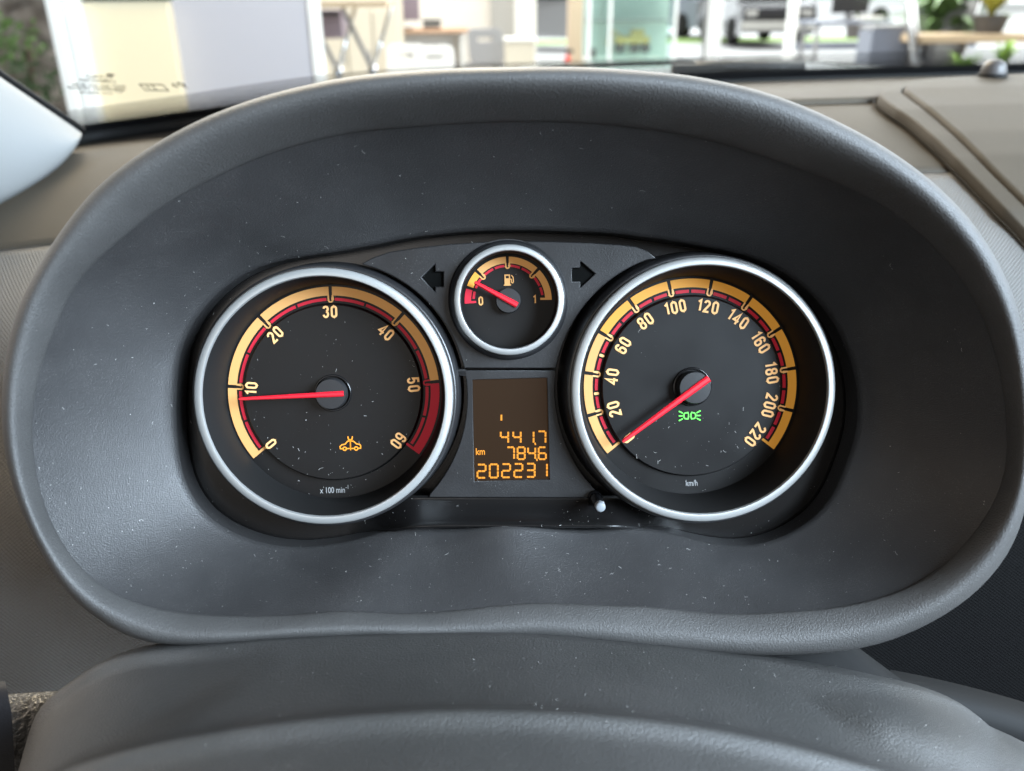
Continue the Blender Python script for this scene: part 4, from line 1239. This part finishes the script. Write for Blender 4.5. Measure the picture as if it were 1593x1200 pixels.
cm('paint_dark', (.045, .045, .055), .25, coat=1); cm('paint_silver', (.55, .57, .60), .25, metal=.6); cm('paint_white', (.75, .76, .78), .25)
car(1166, 22.0, 0, 'dark parked car with a pale bumper seen past the white post', 'paint_dark', .98)
car(866, 21, radians(60), 'silver parked car between the pale and tan columns', 'paint_silver')
car(1060, 27, radians(20), 'dark car half hidden behind the glass cabinet', 'blue_grey')
car(1300, 34, radians(80), 'white parked car far outside behind the chairs', 'paint_white')
lw = MB().add([(-20, 22.8, -.026), (50, 22.8, -.026), (50, 25.5, -.026), (-20, 25.5, -.026)], [(0, 1, 2, 3)]).build('lawn', cm('lawn_green', (.22, .34, .08), .9)); structure(lw)

# right hand seating area
def plant(px, Y, label, zpot, hpot, m, n, hgt, seed, spread=.35, wd=.05, potm='pot'):
    c = root('potted_plant', px, Y, label, 'plant', 'showroom plants'); R = random.Random(seed)
    v, f = lathe([(.001, 0), (.11, 0), (.15, hpot * .9), (.16, hpot), (.14, hpot), (.135, hpot - .04), (.001, hpot - .04)], (0, 0, zpot), 24); sharp(mesh('pot', v, f, potm, c), 40)
    mb = MB(); z0_ = zpot + hpot - .04
    for _ in range(n):
        a = R.uniform(0, 2 * pi); le = hgt * R.uniform(.5, 1.1); sp_ = spread * R.uniform(.3, 1.2); w_ = wd * R.uniform(.6, 1.2)
        d = Vector((cos(a), sin(a), 0)); s = Vector((-sin(a), cos(a), 0)); prev = None
        vs_ = []
        for q in range(6):
            t = q / 5
            p = d * sp_ * t ** 1.4 + Vector((0, 0, z0_ + le * (t * 1.25 - .45 * t * t * (1 + sp_))))
            ww = w_ * sin(pi * (.12 + .86 * t))
            vs_ += [p + s * ww / 2, p - s * ww / 2]
        mb.add(vs_, [(2 * q, 2 * q + 1, 2 * q + 3, 2 * q + 2) for q in range(5)])
    mb.build('foliage', m, c)
    for _ in range(3): pass
    return c
bench = root('planter_bench', 1560, 7.6, 'tan wooden bench carrying pot plants at the right edge', 'bench')
zb = Z(1560, 60, 7.6)
bevelled(MB().box(-.72, .9, 0, .5, zb - .035, zb + .035).build('bench_top', 'tan_wood', bench), .008)
for xx in (-.62, .7): MB().box(xx, xx + .07, .05, .45, 0, zb - .036).build('leg', 'grey_metal', bench)
plant(1537, 7.8, 'yellow green bushy plant in a dark pot on the tan bench', zb + .036, .15, 'leaf_yellow', 420, .62, 3, .26, .06)
plant(1470, 8.6, 'tall arching palm with long green leaves left of the yellow plant', .0, .45, 'leaf', 190, 1.35, 5, .8, .11)
plant(1330, 12.5, 'far green plant near the window behind the desk', .5, .3, 'leaf', 90, .75, 9, .4, .08)
plant(1570, 6.6, 'small bright green sprig low in front of the tan bench', Z(1570, 118, 6.6), .06, cm('leaf_bright', (.25, .42, .06), .5), 26, .30, 12, .12, .05)
plant(1512, 6.8, 'low bright green tuft below the bench at left', Z(1512, 128, 6.8), .06, 'leaf_bright', 30, .28, 15, .2, .05)
for o in [q for q in bpy.data.objects if q.name.startswith('potted_plant')][-2:]:
    zz = o.children[0].data.vertices[0].co.z
    MB().box(-.12, .12, -.12, .12, 0, zz - .001).build('stand', 'tan_wood', o)
tb = root('visitor_table', 1330, 10.5, 'dark edged visitor table with white papers', 'table')
zt = .76
bevelled(MB().box(-.5, .45, 0, .6, zt - .02, zt + .02).build('table_top', 'blue_grey', tb), .006)
for xx in (-.45, .38): 
    for yy in (.04, .52): MB().box(xx, xx + .04, yy, yy + .04, 0, zt - .021).build('leg', 'grey_metal', tb)
pm = root('monitor', 1318, 10.7, 'dark flat monitor standing on the visitor table', 'monitor')
bevelled(MB().box(-.22, .22, 0, .04, zt + .10, zt + .36).build('screen', 'black_plastic', pm), .008); MB().box(-.03, .03, .04, .07, zt + .02, zt + .25).build('neck', 'grey_metal', pm); MB().box(-.1, .1, -.04, .14, zt + .021, zt + .032).build('foot', 'grey_metal', pm)
pp = root('paper_stack', 1352, 10.55, 'white paper stack lying at the right of the visitor table', 'papers')
bevelled(MB().box(-.10, .16, 0, .3, zt + .021, zt + .06).build('sheets', 'white_plastic', pp), .004)
MB().box(-.09, .15, .01, .29, zt + .061, zt + .063).build('top_sheet', 'cream_cab', pp)
ar_ = root('waste_bin', 1386, 8.0, 'slatted blue grey bin standing before the visitor table', 'bin')
zt2 = Z(1386, 44, 8)
for i in range(9): bevelled(MB().box(-.17 + .038 * i, -.17 + .038 * i + .034, -.012, 0, .04, zt2).build('slat', 'blue_grey', ar_), .003)
MB().box(-.172, .172, .001, .3, .02, zt2 - .02).build('body', 'blue_grey', ar_)
MB().box(-.18, .18, -.02, .31, zt2 + .001, zt2 + .02).build('rim', 'grey_metal', ar_)
def armchair(px, Y, rz, label):
    c = root('lounge_chair', px, Y, label, 'chair', 'lounge chairs', rz)
    for sx in (-.25, .25):
        MB().tube([(sx, .35, .02), (sx, -.25, .02), (sx, -.33, .12), (sx, -.2, .35), (sx, .1, .42), (sx, .25, .55), (sx, .36, 1.0)], .014, 8).build('side_frame', 'chrome', c, True)
    rows = [[(x, y, z) for x in (-.24, -.1, .1, .24)] for y, z in ((-.28, .46), (-.22, .45), (0, .42), (.16, .44), (.25, .56), (.31, .78), (.36, 1.0))]
    v, f = loft(rows, False); s_ = mesh('seat_shell', v, f, 'grey_metal', c); s_.modifiers.new('solid', 'SOLIDIFY').thickness = .03
    MB().tube([(-.25, -.25, .02), (.25, -.25, .02)], .013, 8).build('cross_bar', 'chrome', c)
    return c
armchair(1440, 8.2, radians(-65), 'lounge chair with curved chrome frame beside the slatted bin')
armchair(1482, 7.4, radians(60), 'grey lounge chair in front of the tan bench')
